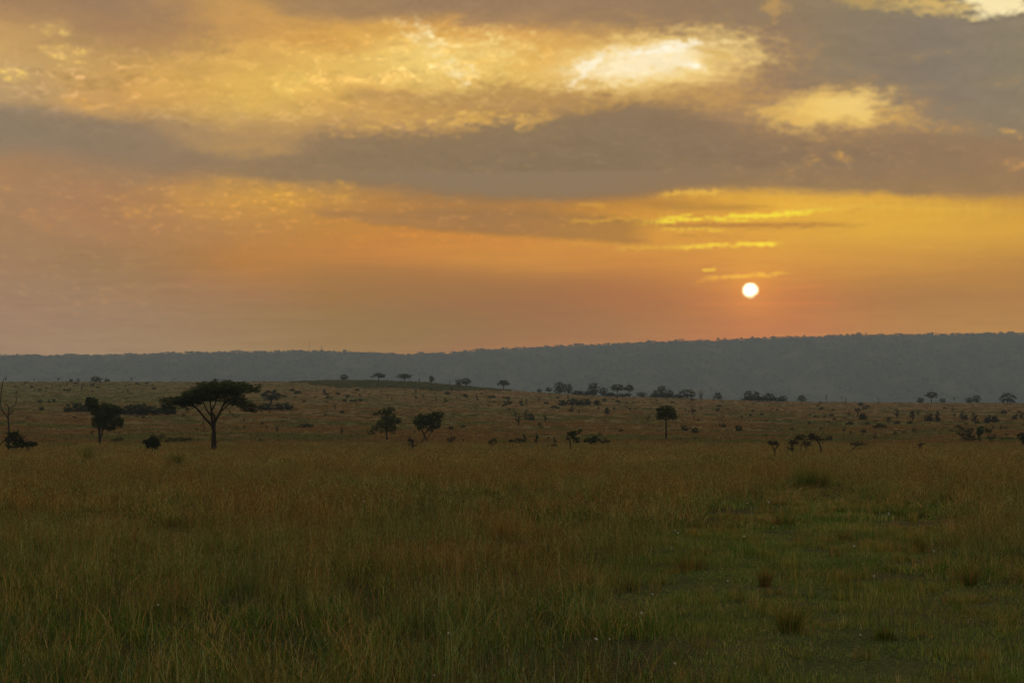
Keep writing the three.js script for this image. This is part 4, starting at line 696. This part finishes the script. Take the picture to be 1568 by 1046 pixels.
// ------------------------------------------------------------------ the grass of the plain
function blade(m, x, z, h, w, lean, dir, col, bend = 1, segs = 3) {   // a tapering blade that bows over
  const cx = Math.cos(dir), cz = Math.sin(dir), face = dir + rand(-1.2, 1.2), wx = -Math.sin(face) * w, wz = Math.cos(face) * w;
  let L = [x - wx, -0.03, z - wz], Q = [x + wx, -0.03, z + wz];
  for (let i = 1; i <= segs; i++) {
    const t = i / segs, o = lean * h * Math.pow(t, 1 + bend), y = h * (t - 0.35 * lean * t * t), px = x + cx * o, pz = z + cz * o, k = 1 - 0.85 * t;
    if (i === segs) { m.tri(L, Q, [px, y, pz], col); } else {
      const L2 = [px - wx * k, y, pz - wz * k], Q2 = [px + wx * k, y, pz + wz * k];
      m.tri(L, Q, Q2, col); m.tri(L, Q2, L2, col); L = L2; Q = Q2;
    }
  }
  return [x + cx * lean * h, h * (1 - 0.35 * lean), z + cz * lean * h];
}
const hue = (c, s = 0.2) => { const t = Math.max(0.25, 1 + 1.5 * rand(-s, s)); return [c[0] * t * rand(0.94, 1.06), c[1] * t, c[2] * t * rand(0.9, 1.1)]; };
const STRAW = [0.33, 0.222, 0.062], RUST = [0.26, 0.13, 0.036], BLADE = [0.145, 0.18, 0.026], LUSH = [0.065, 0.125, 0.015], HAY = [0.38, 0.29, 0.12];
function patch(kind, fat, segs) {                            // one square metre of standing grass
  const m = new Mesher(), tufts = [...Array(kind === 'lawn' ? 40 : 15)].map(() => [rand(-0.56, 0.56), rand(-0.56, 0.56), rand(0.62, 1.14), rand(0.55, 1.65), rand(0.8, 1.22)]);
  const grow = (a, b, w, lean, col, bend = 1) => {            // blades rise in tufts and lean out of them
    const [tx, tz, th, tone, red] = tufts[Math.floor(R() * tufts.length)], r = Math.sqrt(R()) * (R() < 0.25 ? 0.3 : 0.11), q = rand(0, 6.283);
    return blade(m, tx + Math.cos(q) * r, tz + Math.sin(q) * r, rand(a, b) * th, w, lean, q + rand(-0.9, 0.9), [col[0] * tone * red, col[1] * tone, col[2] * tone], bend, segs);
  };
  if (kind === 'tall') {
    for (let i = 0; i < 140; i++) grow(0.26, 0.62, 0.0053 * fat, rand(0.1, 0.7), hue(R() < 0.55 ? BLADE : R() < 0.6 ? LUSH : STRAW, 0.3));
    for (let i = 0; i < 120; i++) {
      const c = hue(R() < 0.55 ? STRAW : R() < 0.75 ? RUST : HAY, 0.3), tip = grow(0.46, 1.02, 0.0036 * fat, R() < 0.12 ? rand(0.5, 1.1) : rand(0.04, 0.42), c, 1.2), dir = rand(0, 6.28);
      if (R() < 0.6) {                                       // a seed head
        const s = 0.005 * fat, l = rand(0.05, 0.1), dx = Math.cos(dir) * l * 0.4, dz = Math.sin(dir) * l * 0.4, k = hue(R() < 0.7 ? RUST : HAY, 0.25), e = [tip[0] + dx, tip[1] + l, tip[2] + dz], mid = [tip[0] + dx * 0.4, tip[1] + l * 0.4, tip[2] + dz * 0.4];
        for (const [a, b] of [[s, 0], [0, s]]) { m.tri(tip, [mid[0] + a, mid[1], mid[2] + b], e, k); m.tri(e, [mid[0] - a, mid[1], mid[2] - b], tip, k); }
      }
    }
  } else if (kind === 'leafy') {
    for (let i = 0; i < 200; i++) grow(0.16, 0.5, 0.0058 * fat, rand(0.2, 0.9), hue(R() < 0.62 ? LUSH : R() < 0.75 ? BLADE : STRAW, 0.34));
    for (let i = 0; i < 40; i++) grow(0.4, 0.95, 0.0034 * fat, rand(0.1, 1.0), hue(R() < 0.6 ? STRAW : HAY, 0.3), 1.2);
  } else {
    for (let i = 0; i < 330; i++) blade(m, rand(-0.6, 0.6), rand(-0.6, 0.6), rand(0.035, 0.11), 0.0052 * fat, rand(0.3, 1.1), rand(0, 6.28), hue(R() < 0.6 ? [0.17, 0.205, 0.046] : R() < 0.6 ? BLADE : HAY, 0.3), 1, 2);
  }
  return m.build();
}
{
  const zones = [[11, 42, 0.95, 1.0, 3, 1], [42, 100, 1.65, 1.9, 3, 1.6], [100, 236, 2.9, 3.2, 2, 2.6]];   // from, to, spacing, blade fatness, segments, spread of a patch
  zones.forEach(([d0, d1, step, fat, segs, size], zi) => {
    for (const kind of ['tall', 'leafy', 'lawn']) {
      if (kind === 'lawn' && zi === 2) continue;
      const forms = [0, 1, 2, 3].map(() => patch(kind, fat / (zi ? 1.15 * Math.sqrt(size) * 0.8 : 1), segs)), lists = [[], [], [], []];
      const st = kind === 'lawn' ? step * 0.8 : step;
      for (let d = d0; d < d1; d += st) for (let x = -0.385 * d - 2; x < 0.385 * d + 2; x += st) {
        const px = x + rand(-0.5, 0.5) * st, pd = d + rand(-0.5, 0.5) * st, w = lawn(px, pd), g = leafy(px, pd);
        let h = 1, keep;
        if (kind === 'lawn') { keep = w > 0.35; h = rand(0.5, 1.8) * (1 + 1.5 * sstep(0.3, 0.8, noise2(px / 0.9, pd / 0.9))); }
        else if (kind === 'tall') { keep = w < 0.6 && R() > g * 0.75 && (zi === 2 || noise2(px / 1.1 + 9, pd / 1.1) > -0.82); h = (1 - 0.25 * w) * (1 - 0.42 * lawn(px, pd, true)) * (1 - 0.28 * g) * (1 + 0.18 * fbm(noise2, px / 6, pd / 6, 2) + 0.22 * noise2b(px / 1.6, pd / 1.6)); }
        else { keep = w < 0.75 && R() < g * 1.1 + (zi ? 0.08 : 0.14); h = (1 - 0.4 * w) * rand(0.55, 1.15); }
        if (!keep) continue;
        if (pd > 215) h *= 1 - 0.5 * sstep(215, 240, pd);
        const red = fbm(noise2, px / 8 - 7, pd / 12, 3), s = rand(0.86, 1.14), farT = sstep(50, 150, pd);
        const spot = noise2b(px / 1.3 + 50, pd / 1.8), near = 1 - sstep(16, 46, pd), gr = clamp(sstep(-0.2, 0.7, fbm(noise2b, px / 5 + 80, pd / 7, 3)) * lerp(0.75, 0.3, farT) + 0.35 * sstep(-1.5, -6, px) * (1 - sstep(19, 34, pd)) + 0.3 * (1 - sstep(16, 24, pd)));
        const farther = 0.98 + 0.06 * farT - 0.06 * near;
        let t = [s, s * (1 + 0.05 * spot), s];
        if (kind === 'tall') t = [s * farther * (0.9 + 0.12 * red + 0.08 * spot - 0.34 * gr - 0.1 * near), s * farther * (1.04 - 0.12 * red - 0.1 * spot - 0.16 * gr), s * (1 - 0.14 * red - 0.1 * spot - 0.2 * gr)];
        if (kind === 'lawn') { const dry = sstep(0.1, 0.7, noise2(px / 1.7 + 4, pd / 1.9)), deep = sstep(0.15, 0.75, noise2b(px / 1.0, pd / 1.3)); t = [s * (0.95 + 0.25 * dry - 0.35 * deep), s * (1.08 - 0.22 * deep), s * (1 - 0.3 * deep)]; }
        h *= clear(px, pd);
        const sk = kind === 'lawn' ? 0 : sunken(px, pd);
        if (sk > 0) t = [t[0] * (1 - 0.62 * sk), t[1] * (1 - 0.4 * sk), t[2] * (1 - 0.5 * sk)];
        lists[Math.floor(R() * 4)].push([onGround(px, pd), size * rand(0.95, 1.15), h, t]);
      }
      if (kind === 'leafy' && zi < 2) for (let i = 0; i < 620; i++) {
        const pd = rand(d0 + 1, Math.min(d1, 57)), px = rand(-1, 14);
        if (lawn(px, pd) < 0.7 || noise2(px / 2.2, pd / 2.6) < -0.1) continue;
        const w = rand(0.18, 0.42);
        lists[i % 4].push([onGround(px, pd), w, rand(0.25, 0.75), [1.25, 1.0, 1.0].map((v) => v * rand(0.9, 1.2))]);
      }
      const far = ['near the camera', 'in the middle distance', 'along the far edge of the plain'][zi];
      const what = { tall: 'tall rusty seeding grass', leafy: 'leafy green undergrass', lawn: 'short cropped green turf' }[kind];
      forms.forEach((f, i) => { if (lists[i].length) instanced({ tall: 'tall_grass', leafy: 'leafy_grass', lawn: 'short_grass' }[kind], f, M.grass, lists[i], what + ' ' + far, 'grass'); });
    }
  });
}
// tussocks that stand out from the grass: [X, foot Y, width, height, mix, label]
for (const [X, Y, w, h, warm, label] of TUSSOCKS) {
  const d = EYE * LENS / (Y - HORIZON), k = d / LENS, m = new Mesher(), W = w * k / 2, H = h * k * 1.1, n = X === 1242 ? 700 : 260;
  for (let i = 0; i < n; i++) { const r = Math.sqrt(R()) * W * 0.5, a = rand(0, 6.283), out = a + rand(-0.5, 0.5), c = R() < warm ? (R() < 0.55 ? RUST : STRAW) : R() < 0.7 ? LUSH : BLADE; blade(m, Math.cos(a) * r, Math.sin(a) * r * 0.8, H * rand(0.3, 1.12), 0.0045 * Math.max(1, d / 32), rand(0.1, 1.0) * (0.35 + 1.6 * r / W), out, hue(c, 0.3), 1, 3); }
  const root = new THREE.Mesh(m.build(), M.grass);
  root.position.copy(stand(X, d));
  add(root, 'grass_tussock', label, 'tussock');
}
// white wild flowers
{
  const head = new Mesher();
  for (let i = 0; i < 7; i++) { const a = i / 7 * 6.283, b = a + 0.42; head.tri([0, 0.002, 0], [Math.cos(a) * 0.6, 0.3, Math.sin(a) * 0.6], [Math.cos((a + b) / 2) * 1, 0.12, Math.sin((a + b) / 2) * 1], [1, 1, 1]); head.tri([0, 0.002, 0], [Math.cos((a + b) / 2) * 1, 0.12, Math.sin((a + b) / 2) * 1], [Math.cos(b) * 0.6, 0.3, Math.sin(b) * 0.6], [1, 1, 1]); }
  const petals = head.build();
  const flower = new THREE.Group();
  part('petals', petals, M.petal, flower); part('stalk', new THREE.CylinderGeometry(0.12, 0.16, 1, 5).translate(0, -0.5, 0), M.stalk, flower);
  const LIST = [[688, 970, 5], [248, 923, 4.5], [980, 946, 5.5], [911, 977, 7], [932, 984, 4], [1030, 1020, 5], [666, 1026, 4.5], [1425, 847, 5], [1333, 877, 4], [997, 915, 4], [1111, 883, 4], [1137, 823, 4.5], [1142, 773, 4], [1174, 771, 4.5], [1357, 783, 4], [1446, 801, 4], [558, 768, 3.6], [1036, 819, 4], [1311, 964, 4], [675, 813, 3.4], [1304, 835, 4], [1032, 816, 3.5]];
  for (const [X, Y, s] of LIST) {
    const turf = X > 1020, h = turf ? 0.2 : 0.66, d = (EYE - h) * LENS / (Y - HORIZON), r = s * 0.5 * d / LENS, o = flower.clone(), x = (X - MIDX) / LENS * d;
    o.position.set(x, ground(x, d) + h, -d); o.rotation.set(rand(0.5, 1.1), rand(-0.5, 0.5), rand(-0.4, 0.4));
    o.children[0].scale.setScalar(r); o.children[1].scale.set(r * 0.8, h * 0.9, r * 0.8);
    add(o, 'white_flower', turf ? 'tiny white wildflower dotting the short turf' : 'tiny white wildflower showing among the tall grass', 'flower', turf ? 'white flowers on the turf' : 'white flowers in the tall grass');
  }
}
renderer.render(scene, camera);
